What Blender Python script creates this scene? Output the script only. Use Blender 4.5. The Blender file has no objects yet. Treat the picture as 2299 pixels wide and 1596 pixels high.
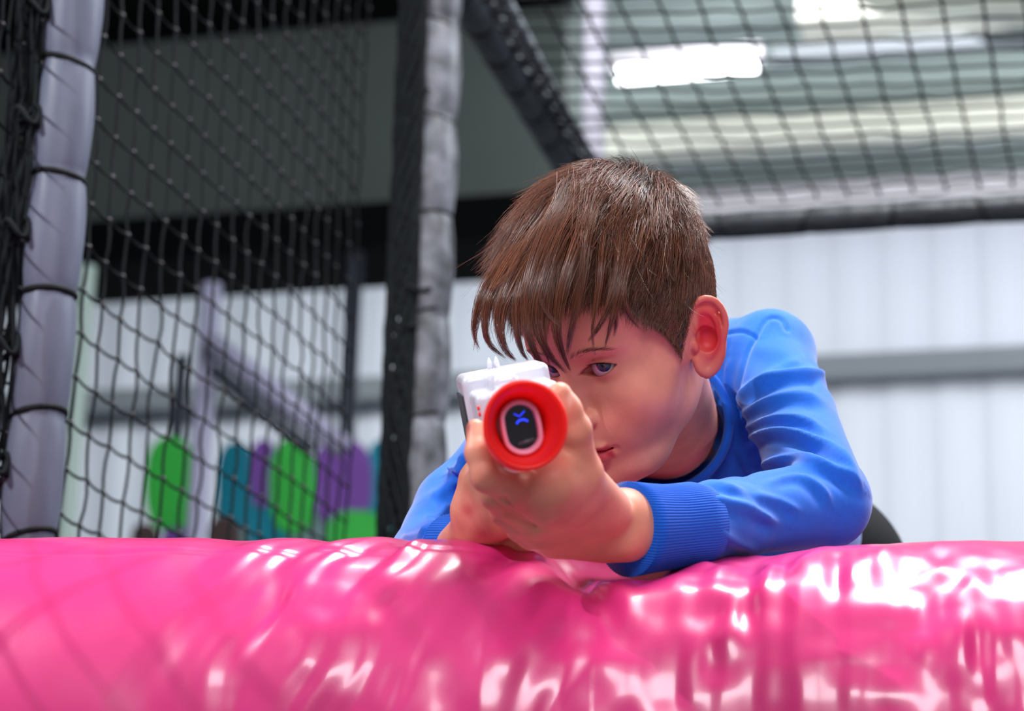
import bpy, math, random
import numpy as np
from mathutils import Vector, Matrix, Euler

rng = np.random.default_rng(7)
random.seed(7)
SC = bpy.context.scene
COL = SC.collection

# ---------------------------------------------------------------- camera
F = 5428.0                       # focal length in pixels of the 2299 px frame
CX, CY = 1149.5, 798.0
PITCH, ROLL = math.radians(17.0), math.radians(1.5)
CAM = np.array([0.0, 0.0, 0.25])
_r = np.array([1.0, 0, 0]); _f = np.array([0, math.cos(PITCH), math.sin(PITCH)]); _u = np.array([0, -math.sin(PITCH), math.cos(PITCH)])
RGT = math.cos(ROLL) * _r + math.sin(ROLL) * _u
UPV = -math.sin(ROLL) * _r + math.cos(ROLL) * _u
FWD = _f
CW = np.stack([RGT, FWD, UPV], 1)            # columns: camera frame (right, depth, up) -> world

def c2w(p):                                   # camera frame -> world
    return np.asarray(p) @ CW.T + CAM
def w2c(p):
    return (np.asarray(p) - CAM) @ CW
def K(px, py, d):                             # photograph pixel at depth d, camera frame
    return np.array([(px - CX) / F * d, d, (CY - py) / F * d])
def W(px, py, d):                             # the same in world space
    return c2w(K(px, py, d))

cam_data = bpy.data.cameras.new('camera')
cam = bpy.data.objects.new('camera', cam_data); COL.objects.link(cam)
cam_data.sensor_width = 36.0
cam_data.lens = F * 36.0 / 2299.0
cam_data.clip_start = 0.05; cam_data.clip_end = 100
m = Matrix.Identity(4)
for i in range(3):
    m[i][0] = RGT[i]; m[i][1] = UPV[i]; m[i][2] = -FWD[i]; m[i][3] = CAM[i]
cam.matrix_world = m
SC.camera = cam
cam_data.dof.use_dof = True
cam_data.dof.focus_distance = 1.73
cam_data.dof.aperture_fstop = 7.0

SC.view_settings.view_transform = 'Standard'
SC.view_settings.look = 'None'
SC.view_settings.exposure = 0.0
SC.view_settings.gamma = 1.0
SC.view_settings.use_curve_mapping = False
SC.cycles.use_denoising = True
SC.cycles.max_bounces = 6
SC.cycles.sample_clamp_indirect = 6.0

# ---------------------------------------------------------------- world, lamps and added fill lights
wd = bpy.data.worlds.new('world'); SC.world = wd; wd.use_nodes = True
wd.node_tree.nodes['Background'].inputs[0].default_value = (0.75, 0.85, 1.0, 1)
wd.node_tree.nodes['Background'].inputs[1].default_value = 0.20

def area(name, loc, target, size, power, color=(1, 1, 1), size_y=None, spread=None):
    l = bpy.data.lights.new(name, 'AREA'); l.energy = power; l.color = color
    l.shape = 'RECTANGLE'; l.size = size; l.size_y = size_y or size
    if spread: l.spread = spread
    o = bpy.data.objects.new(name, l); COL.objects.link(o); o.location = loc
    d = Vector(target) - Vector(loc)
    o.rotation_euler = d.to_track_quat('-Z', 'Y').to_euler()
    return o
S_MID, S_TGT = (.1, 5.6, 4.0), (.6, 8.8, 1.6)
area('ceiling_lamp_light', (.85, 2.0, 4.2), (.6, 1.7, .7), 2.3, 290, (1, 1, 1), .75)
area('front_light', (.15, -3.2, 2.8), (.3, 1.7, .7), 3.0, 165, (1, .98, 1.0), 1.0)
area('side_light', (-2.3, .9, 2.6), (-.2, 1.6, .6), .035, 78, (.92, .96, 1))
area('hall_light', (3.0, 9.6, 4.5), (2.5, 12.0, 2.4), 5, 100, (.96, .97, 1), 1.4)
area('left_wall_fill', (-1.6, 10.6, 4.6), (-1.2, 12.3, 2.0), 4, 75, (.93, .98, 1), .8)  # added fill brightening the left back wall behind the bulkhead
area('board_fill', S_MID, S_TGT, 2.5, 55, (.95, .98, 1), 1.0)  # added fill from the front to brighten the painted board
area('roof_light', (3.2, 8.5, 2.5), (2.2, 9.5, 4.95), 4, 42, (.90, 1, .97), 2)
area('rim_light', (2.4, 3.4, 3.0), (.1, 1.8, .7), .8, 70, (.85, .92, 1))

# ---------------------------------------------------------------- materials
def lin(r, g, b):                             # sRGB 0-255 -> linear
    f = lambda c: (c / 255 / 12.92) if c / 255 <= .04045 else ((c / 255 + .055) / 1.055) ** 2.4
    return (f(r), f(g), f(b), 1.0)

def mat(name, color=(.5, .5, .5, 1), rough=.5, metal=0, attr=None, noise=None, bump=None, sss=0, sss_r=(1, .35, .2), sss_s=.004, coat=0, spec=.5, sheen=0, emit=None, aniso=0):
    m = bpy.data.materials.new(name); m.use_nodes = True
    nt = m.node_tree; b = nt.nodes['Principled BSDF']
    I = b.inputs
    I['Base Color'].default_value = color; I['Roughness'].default_value = rough; I['Metallic'].default_value = metal
    I['Specular IOR Level'].default_value = spec
    if coat: I['Coat Weight'].default_value = coat; I['Coat Roughness'].default_value = .15
    if sheen: I['Sheen Weight'].default_value = sheen; I['Sheen Roughness'].default_value = .4
    if sss:
        I['Subsurface Weight'].default_value = sss; I['Subsurface Radius'].default_value = sss_r; I['Subsurface Scale'].default_value = sss_s
    if emit: I['Emission Color'].default_value = emit[0]; I['Emission Strength'].default_value = emit[1]
    src = None
    if attr:
        a = nt.nodes.new('ShaderNodeAttribute'); a.attribute_name = attr; src = a.outputs['Color']
    tc = nt.nodes.new('ShaderNodeTexCoord')
    if noise:                                  # (scale, amount) mild tone variation
        n = nt.nodes.new('ShaderNodeTexNoise'); n.inputs['Scale'].default_value = noise[0]; n.inputs['Detail'].default_value = 4
        nt.links.new(tc.outputs['Object'], n.inputs['Vector'])
        mr = nt.nodes.new('ShaderNodeMapRange'); mr.inputs['From Min'].default_value = .3; mr.inputs['From Max'].default_value = .7
        mr.inputs['To Min'].default_value = 1 - noise[1]; mr.inputs['To Max'].default_value = 1 + noise[1]
        nt.links.new(n.outputs['Fac'], mr.inputs['Value'])
        mx = nt.nodes.new('ShaderNodeMix'); mx.data_type = 'RGBA'; mx.blend_type = 'MULTIPLY'; mx.inputs[0].default_value = 1
        if src: nt.links.new(src, mx.inputs[6])
        else: mx.inputs[6].default_value = color
        nt.links.new(mr.outputs[0], mx.inputs[7]); src = mx.outputs[2]
    if src: nt.links.new(src, I['Base Color'])
    if bump:                                   # (scale, strength, distance[, stretch])
        n = nt.nodes.new('ShaderNodeTexNoise'); n.inputs['Scale'].default_value = bump[0]; n.inputs['Detail'].default_value = 3
        v = tc.outputs['Object']
        if len(bump) > 3:
            mp = nt.nodes.new('ShaderNodeMapping'); mp.inputs['Scale'].default_value = bump[3]; nt.links.new(v, mp.inputs[0]); v = mp.outputs[0]
        nt.links.new(v, n.inputs['Vector'])
        bp = nt.nodes.new('ShaderNodeBump'); bp.inputs['Strength'].default_value = bump[1]; bp.inputs['Distance'].default_value = bump[2]
        nt.links.new(n.outputs['Fac'], bp.inputs['Height']); nt.links.new(bp.outputs[0], I['Normal'])
    return m

# ---------------------------------------------------------------- objects
def mesh_obj(name, V, Fc, material, parent=None, smooth=True, col=None, world=True):
    me = bpy.data.meshes.new(name)
    V = np.asarray(V, dtype=np.float32)
    if isinstance(Fc, np.ndarray):
        n, k = Fc.shape
        me.vertices.add(len(V)); me.vertices.foreach_set('co', V.ravel())
        me.loops.add(n * k); me.loops.foreach_set('vertex_index', Fc.astype(np.int32).ravel())
        me.polygons.add(n)
        me.polygons.foreach_set('loop_start', np.arange(0, n * k, k, dtype=np.int32))
        me.polygons.foreach_set('loop_total', np.full(n, k, dtype=np.int32))
        me.update(calc_edges=True)
    else:
        me.from_pydata(V.tolist(), [], Fc)
    me.polygons.foreach_set('use_smooth', np.full(len(me.polygons), smooth))
    if col is not None:
        a = me.color_attributes.new('Col', 'FLOAT_COLOR', 'POINT')
        c = np.ones((len(V), 4), np.float32); c[:, :3] = col[:, :3]
        a.data.foreach_set('color', c.ravel())
    if material: me.materials.append(material)
    o = bpy.data.objects.new(name, me); COL.objects.link(o)
    if parent is not None: o.parent = parent; o.matrix_parent_inverse = parent.matrix_world.inverted()
    return o

def empty(name, loc, label=None, cat=None, group=None):
    o = bpy.data.objects.new(name, None); COL.objects.link(o); o.location = Vector(loc); o.empty_display_size = .05
    o.matrix_world = Matrix.Translation(Vector(loc))
    if label: o['label'] = label; o['category'] = cat
    if group: o['group'] = group
    return o
def tag(o, label, cat, group=None):
    o['label'] = label; o['category'] = cat
    if group: o['group'] = group
    return o

class MB:                                      # collects simple shapes into one mesh
    def __init__(s): s.v = []; s.f = []
    def add(s, V, Fc):
        b = len(s.v); s.v += [tuple(map(float, p)) for p in V]; s.f += [tuple(int(i) + b for i in q) for q in Fc]
    def box(s, c, half, R=None):
        R = np.eye(3) if R is None else R
        V = [np.asarray(c) + R @ (np.array([x, y, z]) * half) for x in (-1, 1) for y in (-1, 1) for z in (-1, 1)]
        s.add(V, [(0, 1, 3, 2), (4, 6, 7, 5), (0, 4, 5, 1), (2, 3, 7, 6), (0, 2, 6, 4), (1, 5, 7, 3)])
    def tube(s, P, r, n=8, cap=True):
        P = np.asarray(P, float); m = len(P); r = np.broadcast_to(np.asarray(r, float), (m,))
        T = np.gradient(P, axis=0); T /= np.linalg.norm(T, axis=1)[:, None] + 1e-12
        a = np.cross(T[0], [0, 0, 1.]); 
        if np.linalg.norm(a) < .1: a = np.cross(T[0], [0, 1., 0])
        V = []
        for i in range(m):
            a = a - T[i] * (a @ T[i]); a /= np.linalg.norm(a); b = np.cross(T[i], a)
            for k in range(n):
                t = 2 * math.pi * k / n; V.append(P[i] + r[i] * (math.cos(t) * a + math.sin(t) * b))
        Fc = [(i * n + k, i * n + (k + 1) % n, (i + 1) * n + (k + 1) % n, (i + 1) * n + k) for i in range(m - 1) for k in range(n)]
        if cap: Fc += [tuple(range(n))[::-1], tuple((m - 1) * n + k for k in range(n))]
        s.add(V, Fc)
    def build(s, name, material, parent=None, smooth=True):
        return mesh_obj(name, np.array(s.v), s.f, material, parent, smooth)

# ---------------------------------------------------------------- signed distance modelling
def smin(a, b, k):
    h = np.clip(.5 + .5 * (b - a) / k, 0, 1); return b + (a - b) * h - k * h * (1 - h)
def smax(a, b, k): return -smin(-a, -b, k)
def ell(p, c, r, R=None):
    q = p - np.asarray(c, np.float32)
    if R is not None: q = q @ np.asarray(R, np.float32)
    r = np.asarray(r, np.float32)
    k0 = np.sqrt(((q / r) ** 2).sum(1)) + 1e-9; k1 = np.sqrt(((q / r ** 2) ** 2).sum(1)) + 1e-9
    return k0 * (k0 - 1) / k1
def sph(p, c, r): return np.sqrt(((p - np.asarray(c, np.float32)) ** 2).sum(1)) - r
def cone(p, a, b, ra, rb):                     # capsule with linear radius
    a = np.asarray(a, np.float32); b = np.asarray(b, np.float32); ab = b - a
    t = np.clip(((p - a) @ ab) / (ab @ ab), 0, 1)
    q = p - a - t[:, None] * ab
    return np.sqrt((q ** 2).sum(1)) - (ra + (rb - ra) * t)
def chain(p, pts, rad, k=.004):
    d = None
    for i in range(len(pts) - 1):
        e = cone(p, pts[i], pts[i + 1], rad[i], rad[i + 1])
        d = e if d is None else (smin(d, e, k) if k else np.minimum(d, e))
    return d
def rbox(p, c, half, r, R=None):
    q = p - np.asarray(c, np.float32)
    if R is not None: q = q @ np.asarray(R, np.float32)
    q = np.abs(q) - (np.asarray(half, np.float32) - r)
    return np.sqrt((np.maximum(q, 0) ** 2).sum(1)) + np.minimum(q.max(1), 0) - r

def grad(f, p, e=2e-4):
    g = np.empty_like(p)
    for i in range(3):
        d = np.zeros(3, np.float32); d[i] = e
        g[:, i] = (f(p + d) - f(p - d)) / (2 * e)
    return g
def evalc(f, P, n=400000):
    return np.concatenate([f(P[i:i + n]) for i in range(0, len(P), n)]) if len(P) else np.zeros(0, np.float32)

def surf(f, lo, hi, h, B=8, newton=2, margin=1.7):
    """surface of the distance function f inside a box: sparse surface nets, vertices pulled onto the surface"""
    lo = np.asarray(lo, np.float32); nb = np.maximum(1, np.ceil((np.asarray(hi) - lo) / (h * B)).astype(int)); N = nb * B
    bi = np.stack(np.meshgrid(*[np.arange(n) for n in nb], indexing='ij'), -1).reshape(-1, 3)
    cen = (lo + (bi + .5) * B * h).astype(np.float32)
    dc = evalc(f, cen)
    val = np.repeat(np.repeat(np.repeat(dc.reshape(nb).astype(np.float32), B, 0), B, 1), B, 2)
    act = np.nonzero(np.abs(dc) < h * B * .87 * margin)[0]
    off = np.stack(np.meshgrid(*[np.arange(B)] * 3, indexing='ij'), -1).reshape(-1, 3)
    for s in range(0, len(act), 700):
        a = act[s:s + 700]; idx = (bi[a] * B)[:, None, :] + off[None]
        idx = idx.reshape(-1, 3); v = f((lo + idx * h).astype(np.float32))
        val[idx[:, 0], idx[:, 1], idx[:, 2]] = v
    S = val < 0
    c = [S[i:N[0] - 1 + i, j:N[1] - 1 + j, k:N[2] - 1 + k] for i in (0, 1) for j in (0, 1) for k in (0, 1)]
    anyc = c[0].copy(); allc = c[0].copy()
    for x in c[1:]: anyc |= x; allc &= x
    cell = np.argwhere(anyc & ~allc)
    idm = np.full((N[0] - 1, N[1] - 1, N[2] - 1), -1, np.int32); idm[cell[:, 0], cell[:, 1], cell[:, 2]] = np.arange(len(cell))
    acc = np.zeros((len(cell), 3), np.float32); cnt = np.zeros(len(cell), np.float32)
    for ax in range(3):
        o1, o2 = [o for o in range(3) if o != ax]
        for p in (0, 1):
            for q in (0, 1):
                A = cell.copy(); A[:, o1] += p; A[:, o2] += q; Bq = A.copy(); Bq[:, ax] += 1
                va = val[A[:, 0], A[:, 1], A[:, 2]]; vb = val[Bq[:, 0], Bq[:, 1], Bq[:, 2]]
                mk = (va < 0) != (vb < 0); t = np.where(mk, va / np.where(mk, va - vb, 1), 0)
                P = (A - cell).astype(np.float32); P[:, ax] += t
                acc += P * mk[:, None]; cnt += mk
    V = lo + (cell + acc / cnt[:, None]) * h
    faces = []
    for ax in range(3):
        o1, o2 = (ax + 1) % 3, (ax + 2) % 3
        sl = [slice(1, N[i] - 1) for i in range(3)]; sl[ax] = slice(0, N[ax] - 1)
        sh = list(sl); sh[ax] = slice(1, N[ax])
        a = S[tuple(sl)]; b = S[tuple(sh)]
        for inside_first in (True, False):
            e = np.argwhere((a & ~b) if inside_first else (~a & b))
            e += [s.start for s in sl]
            q = []
            for (i, j) in ((-1, -1), (0, -1), (0, 0), (-1, 0)):
                g = e.copy(); g[:, o1] += i; g[:, o2] += j; q.append(idm[g[:, 0], g[:, 1], g[:, 2]])
            q = np.stack(q, 1)
            if not inside_first: q = q[:, ::-1]
            faces.append(q)
    Q = np.concatenate(faces); Q = Q[(Q >= 0).all(1)]
    V = V.astype(np.float32)
    for it in range(newton):
        d = evalc(f, V)
        if it == 0: g = grad(f, V, h * .25); g2 = (g ** 2).sum(1)
        st = d / np.maximum(g2, .25); st = np.clip(st, -h * .6, h * .6)
        V = (V - g * st[:, None]).astype(np.float32)
    return V, Q

def in_px(V):                                   # camera-frame verts -> pixel coords (for authoring detail positions)
    return CX + F * V[:, 0] / V[:, 1], CY - F * V[:, 2] / V[:, 1]
def poly_dist(x, y, pts):
    """distance to a polyline and parameter 0..1 along it"""
    pts = np.asarray(pts, float); best = np.full(len(x), 1e9); par = np.zeros(len(x)); side = np.zeros(len(x)); n = len(pts) - 1
    for i in range(n):
        a, b = pts[i], pts[i + 1]; ab = b - a; L = ab @ ab
        t = np.clip(((x - a[0]) * ab[0] + (y - a[1]) * ab[1]) / L, 0, 1)
        dx, dy = x - a[0] - t * ab[0], y - a[1] - t * ab[1]; d = np.hypot(dx, dy)
        mk = d < best; best[mk] = d[mk]; par[mk] = (i + t[mk]) / n
        side[mk] = np.sign(ab[0] * dy - ab[1] * dx)[mk]
    return best, par, side
def spline(pts, n=8):                           # Catmull-Rom through points
    P = np.asarray(pts, float); P = np.vstack([2 * P[0] - P[1], P, 2 * P[-1] - P[-2]]); out = []
    for i in range(1, len(P) - 2):
        for t in np.linspace(0, 1, n, endpoint=False):
            out.append(.5 * ((2 * P[i]) + (P[i + 1] - P[i - 1]) * t + (2 * P[i - 1] - 5 * P[i] + 4 * P[i + 1] - P[i + 2]) * t * t + (3 * P[i] - P[i - 1] - 3 * P[i + 1] + P[i + 2]) * t ** 3))
    out.append(P[-2]); return np.array(out)
def vnorm(V, Q):
    a = V[Q[:, 2]] - V[Q[:, 0]]; b = V[Q[:, 3 if Q.shape[1] > 3 else 1]] - V[Q[:, 1]]
    if Q.shape[1] == 3: a = V[Q[:, 1]] - V[Q[:, 0]]; b = V[Q[:, 2]] - V[Q[:, 0]]
    n = np.cross(a, b); N = np.zeros_like(V)
    for i in range(Q.shape[1]): np.add.at(N, Q[:, i], n)
    return N / (np.linalg.norm(N, axis=1)[:, None] + 1e-12)
# ================================================================ setting
ang = math.radians(14.6)
UD = np.array([math.sin(ang), math.cos(ang), 0.0]); VD = np.array([math.cos(ang), -math.sin(ang), 0.0]); ZD = np.array([0, 0, 1.0])
RB = np.stack([VD, UD, ZD], 1)                 # box rotation
def struct(o): o['kind'] = 'structure'; return o
O0 = np.array([0.0, 0.0, 0.0])
def S3(u, v, z): return UD * u + VD * v + ZD * z            # hall frame
WALL_U = 12.3
def uv_of(px, py, u):                          # point of the plane at hall depth u seen at a pixel
    r = W(px, py, 1.0) - CAM; t = (u - CAM @ UD) / (r @ UD); p = CAM + r * t
    return p @ VD, p[2]
# floor
m = MB(); m.box(S3(5.5, 1.5, -.05), (9, 7.5, .05), RB)
floor_m = mat('floor_grey', lin(96, 98, 104), .5, noise=(1.5, .15), bump=(40, .2, .002))
struct(m.build('floor', floor_m, smooth=False))
# corrugated back wall
xs = np.arange(-7, 9.01, .02); prof = .007 * np.clip(np.sin(xs * 2 * math.pi / .26) * 2.2, -1, 1)
V = []; 
for x, d in zip(xs, prof): V += [S3(WALL_U + d, x, 0), S3(WALL_U + d, x, 4.95)]
V = np.array(V); i = np.arange(len(xs) - 1) * 2
wall_m = mat('wall_sheet', lin(205, 210, 222), .45, noise=(.6, .05))
struct(mesh_obj('wall_back', V, np.stack([i, i + 2, i + 3, i + 1], 1), wall_m, smooth=False))
m = MB(); m.box(S3(5.5, -7.1, 2.5), (.06, 9, 2.5), RB); dark_m = mat('wall_dark', lin(58, 66, 66), .7, noise=(1, .15)); struct(m.build('wall_left', dark_m, smooth=False))
m = MB(); m.box(S3(5.5, 9.1, 2.5), (.06, 9, 2.5), RB); struct(m.build('wall_right', wall_m, smooth=False))
# roof sheets, ribbed
ys = np.arange(-3.4, 12.6, .06); pr = .03 * np.clip(np.sin(ys * 2 * math.pi / .42) * 2, -1, 1); V = []
for y, d in zip(ys, pr): V += [S3(y, -7.2, 4.95 + d), S3(y, 9.2, 4.95 + d)]
i = np.arange(len(ys) - 1) * 2
roof_m = mat('roof_sheet', lin(172, 186, 184), .5, noise=(.8, .12))
struct(mesh_obj('ceiling', np.array(V), np.stack([i, i + 1, i + 3, i + 2], 1), roof_m, smooth=False))
# rails (girts) of the back wall
rail_m = mat('rail_grey', lin(112, 118, 126), .5)
for n_, (px, py, hh) in enumerate(((2100, 806, .036), (700, 895, .030))):
    v, z = uv_of(px, py, WALL_U - .12); m = MB(); m.box(S3(WALL_U - .10, 1 if n_ == 0 else -3.2, z), (8 if n_ == 0 else 4.0, .08, hh), RB)
    o = struct(m.build('trim_%d' % (n_ + 1), rail_m, smooth=False))
# purlins under the roof, each one a thing of the roof frame
pur_m = mat('purlin_cream', lin(226, 226, 214), .45); pin_m = mat('beam_white', lin(246, 240, 248), .45)
def roof_at(px, py, z):                        # hall depth where a pixel meets height z
    r = W(px, py, 1.0) - CAM; t = (z - CAM[2]) / r[2]; p = CAM + r * t; return p @ UD, p @ VD
for n_, (px, py, hw, col_, lab) in enumerate(((1900, 300, .085, pur_m, 'cream steel purlin crossing under the roof behind the ceiling net'),
                                              (1900, 458, .105, pin_m, 'pale pinkish eaves beam just above the black padded bar'),
                                              (2100, 28, .16, pur_m, 'wide pale roof beam nearest the camera at the top right corner'))):
    u_, v_ = roof_at(px, py, 4.80); m = MB()
    v0, v1 = (-4.0, 9.0) if n_ < 2 else (roof_at(1790, 20, 4.8)[1], 9.0)
    m.box(S3(u_, (v0 + v1) / 2, 4.80), ((v1 - v0) / 2, hw, .055), RB); m.box(S3(u_, (v0 + v1) / 2, 4.87), ((v1 - v0) / 2, hw * .4, .05), RB)
    tag(m.build('roof_beam', col_, smooth=False), lab, 'beam')
# strip lamp
u_, v_ = roof_at(1535, 150, 4.62); va = roof_at(1375, 165, 4.62)[1]; vb = roof_at(1710, 132, 4.62)[1]
lamp = empty('strip_lamp', S3(u_, (va + vb) / 2, 4.62), 'long glowing white strip lamp under the roof seen through the ceiling net', 'lamp')
m = MB(); m.box(S3(u_, (va + vb) / 2, 4.66), ((vb - va) / 2, .045, .03), RB); m.build('housing', pin_m, lamp, False)
glow_m = mat('lamp_glow', (1, 1, 1, 1), .5, emit=((.95, .96, 1, 1), 9)); m = MB()
m.tube([S3(u_, va + .03, 4.60), S3(u_, vb - .03, 4.60)], .034, 12); m.build('tube', glow_m, lamp)
m = MB(); vc = roof_at(2299, 110, 4.62)[1]; m.box(S3(u_, (vb + vc) / 2 + .05, 4.63), ((vc - vb) / 2, .040, .030), RB)
tag(m.build('cable_tray', mat('tray', lin(120, 126, 132), .5), smooth=False), 'pale grey cable tray running right from the glowing strip lamp', 'cable tray')
# dark bulkhead across the left
BU = 9.0
v0, zb = uv_of(-60, 618, BU); v1, zc = uv_of(1236, 560, BU)
_, zm = uv_of(500, 505, BU); _, zt = uv_of(500, 35, BU)
zb = uv_of(560, 600, BU)[1]
bk = empty('bulkhead', S3(BU, (v0 + v1) / 2, zb)); bk['kind'] = 'structure'
vm, vh = (v0 - 1.2 + v1) / 2, (v1 - v0 + 1.2) / 2
bulk_m = mat('bulkhead_panel', lin(84, 92, 90), .7, noise=(1.2, .10)); black_m = mat('beam_and_shade_black', lin(5, 7, 8), .9, spec=.1)
m = MB(); m.box(S3(BU + .30, vm, (zm + zt) / 2 + .1), (vh, .10, (zt - zm) / 2 + .15), RB); m.build('panel', bulk_m, bk, False)
m = MB(); m.box(S3(BU + .1, vm, (zb + zm) / 2), (vh, .25, (zm - zb) / 2), RB); m.build('lower_shade_band', black_m, bk, False)  # shadow under the panel, drawn as a black box
m = MB(); m.box(S3(BU + .1, vm, zt + .25), (vh, .25, .25), RB); m.build('upper_beam', black_m, bk, False)

# ---------------------------------------------------------------- things in the hall behind the net
def upright(px, y0, y1, wpx, u, material, name, label, cat='post'):
    va_, za = uv_of(px, y0, u); vb_, zb_ = uv_of(px, y1, u); w_ = wpx / F * u * .5
    m = MB(); zlo = 0.0
    m.tube([S3(u, (va_ + vb_) / 2, zlo), S3(u, (va_ + vb_) / 2, za)], w_, 14)
    return tag(m.build(name, material), label, cat)
lav = mat('post_lavender', lin(160, 158, 186), .4); gr = mat('post_grey', lin(60, 64, 76), .5); gn = mat('post_green', lin(150, 168, 162), .5)
upright(458, 640, 1215, 52, 7.6, lav, 'support_post', 'pale lavender round post between the green and teal patches behind the net')
upright(395, 800, 1215, 34, 8.9, gr, 'support_post', 'short dark grey post rising just above the left green patch')
upright(783, 560, 1215, 44, 8.9, gr, 'support_post', 'dark grey post rising behind the purple patch left of the netted post')
upright(172, 600, 1215, 46, 6.8, gn, 'support_post', 'pale greenish post right beside the leftmost padded post')
upright(1335, -300, 470, 58, 6.6, mat('post_pale', lin(176, 172, 186), .5, noise=(9, .3)), 'support_post', 'pale lavender post behind the ceiling net above his head')
v_a, z_a = uv_of(470, 765, 7.53); v_b, z_b = uv_of(770, 1005, 7.53); m = MB(); m.tube([S3(7.53, v_a, z_a), S3(7.53, v_b, z_b)], .040, 12)
tag(m.build('brace_tube', lav), 'pale lavender brace tube slanting down to the purple patch', 'tube')
v_a, z_a = uv_of(480, 830, 7.5); v_b, z_b = uv_of(700, 1010, 7.5); m = MB(); m.tube([S3(7.5, v_a, z_a), S3(7.5, v_b, z_b)], .026, 12)
tag(m.build('brace_tube', gr), 'thin dark brace tube running under the pale slanting one', 'tube')
# painted board with rounded colour patches
BD = 8.6
def blob(cx, cy, rx, ry, n=28, sq=2.6):
    t = np.linspace(0, 2 * math.pi, n, endpoint=False); c, s = np.cos(t), np.sin(t)
    return [(cx + rx * np.sign(a) * abs(a) ** (2 / sq), cy + ry * np.sign(b) * abs(b) ** (2 / sq)) for a, b in zip(c, s)]
vb0, zb0 = uv_of(300, 1110, BD)
board = empty('painted_board', S3(BD, vb0, 0), 'grey board painted with green, teal and purple rounded patches behind the net', 'board')
va_, zt_ = uv_of(315, 1010, BD); vc_, _ = uv_of(880, 990, BD)
grn, teal, pur, brn = mat('paint_green', lin(58, 196, 76), .5), mat('paint_teal', lin(0, 132, 158), .5), mat('paint_purple', lin(126, 76, 170), .5), mat('paint_brown', lin(84, 62, 62), .6)
m = MB(); m.box(S3(BD + .05, (uv_of(480, 1100, BD)[0] + vc_) / 2, zt_ / 2 - .1), ((vc_ - uv_of(480, 1100, BD)[0]) / 2, .02, zt_ / 2 - .1), RB); m.build('back_board', mat('board_grey', lin(120, 150, 152), .6), board, False)
for k, (cx, cy, rx, ry, mm, dd) in enumerate(((378, 1085, 56, 108, grn, 0), (525, 1085, 42, 96, teal, .0), (588, 1060, 30, 76, pur, .006), (655, 1090, 52, 106, grn, .012), (765, 1080, 68, 98, pur, .006),
                                              (848, 1100, 30, 115, teal, 0), (600, 1180, 50, 50, teal, .0), (800, 1195, 66, 50, grn, .018), (395, 1215, 36, 32, pur, .01), (322, 1215, 30, 42, brn, .012), (500, 1205, 34, 46, brn, .01))):
    P = [S3(BD + .02 - dd, *uv_of(x, y, BD)) for x, y in blob(cx, cy, rx, ry)]; n = len(P); m = MB(); Bk = [p + UD * .02 for p in P]
    m.add(P + Bk, [tuple(range(n))] + [(i, (i + 1) % n, n + (i + 1) % n, n + i) for i in range(n)])
    m.build('painted_patch', mm, board, False)

# ---------------------------------------------------------------- nets
cord_m = mat('net_cord', lin(9, 15, 19), .8, bump=(900, .4, .0006), spec=.2); knot_m = cord_m
def net(P0, a, b, na, nb, cell, r, name, label, sag=None, wig=.022, sub=3, knots=True, seed=1, keep=None, cellb=None):
    rg = np.random.default_rng(seed); cb = cellb or cell
    n = np.cross(a, b); G = np.zeros((na, nb, 3))
    for i in range(na):
        for j in range(nb):
            G[i, j] = P0 + a * i * cell + b * j * cb + (a * rg.normal() + b * rg.normal() + n * rg.normal()) * cell * wig
    if sag is not None: G += sag(G)
    m = MB(); V = []; Q = []; off = 0
    def cord(Pts, rr):
        nonlocal off
        T_ = np.gradient(Pts, axis=0); T_ /= np.linalg.norm(T_, axis=1)[:, None]; A_ = np.cross(T_, n); A_ /= np.linalg.norm(A_, axis=1)[:, None]; B_ = np.cross(T_, A_)
        k = len(Pts); ring = np.stack([Pts + rr * A_, Pts + rr * B_, Pts - rr * A_, Pts - rr * B_], 1).reshape(-1, 3); V.append(ring)
        i0 = (np.arange(k - 1) * 4)[:, None]; c_ = np.arange(4)[None]; f = np.stack([i0 + c_, i0 + (c_ + 1) % 4, i0 + 4 + (c_ + 1) % 4, i0 + 4 + c_], -1).reshape(-1, 4) + off; Q.append(f); off += len(ring)
    for i in range(na):
        L = G[i]; P = []
        for j in range(nb - 1):
            o_ = (a * rg.normal() + n * rg.normal()) * cell * .014
            for t in np.linspace(0, 1, sub, endpoint=False): P.append(L[j] * (1 - t) + L[j + 1] * t + o_ * math.sin(math.pi * t) * 2)
        P.append(L[-1]); cord(np.array(P), r)
    for j in range(nb):
        L = G[:, j]; P = []
        for i in range(na - 1):
            for t in np.linspace(0, 1, sub, endpoint=False): P.append(L[i] * (1 - t) + L[i + 1] * t - ZD * math.sin(math.pi * t) * cell * .07)
        P.append(L[-1]); cord(np.array(P), r)
    if knots:
        o6 = np.array([a, b, -a, -b, n, -n]) * r * 2.1; f8 = np.array([(0, 1, 4, 4), (1, 2, 4, 4), (2, 3, 4, 4), (3, 0, 4, 4), (1, 0, 5, 5), (2, 1, 5, 5), (3, 2, 5, 5), (0, 3, 5, 5)])
        K6 = []; F8 = []
        for g in G.reshape(-1, 3): K6.append(g + o6)
        kn = np.concatenate(K6); tri = np.array([(0, 1, 4), (1, 2, 4), (2, 3, 4), (3, 0, 4), (1, 0, 5), (2, 1, 5), (3, 2, 5), (0, 3, 5)])
    V = np.concatenate(V); Q = np.concatenate(Q)
    root = empty(name, P0, label, 'net')
    o = mesh_obj('cords', V, Q, cord_m, root); o['kind'] = 'stuff'
    if knots:
        nk = na * nb; tri = (tri[None] + np.arange(nk)[:, None, None] * 6).reshape(-1, 3)
        o = mesh_obj('knots', kn, tri, mat('net_knot', lin(74, 70, 74), .5), root); o['kind'] = 'stuff'
    return root
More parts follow.
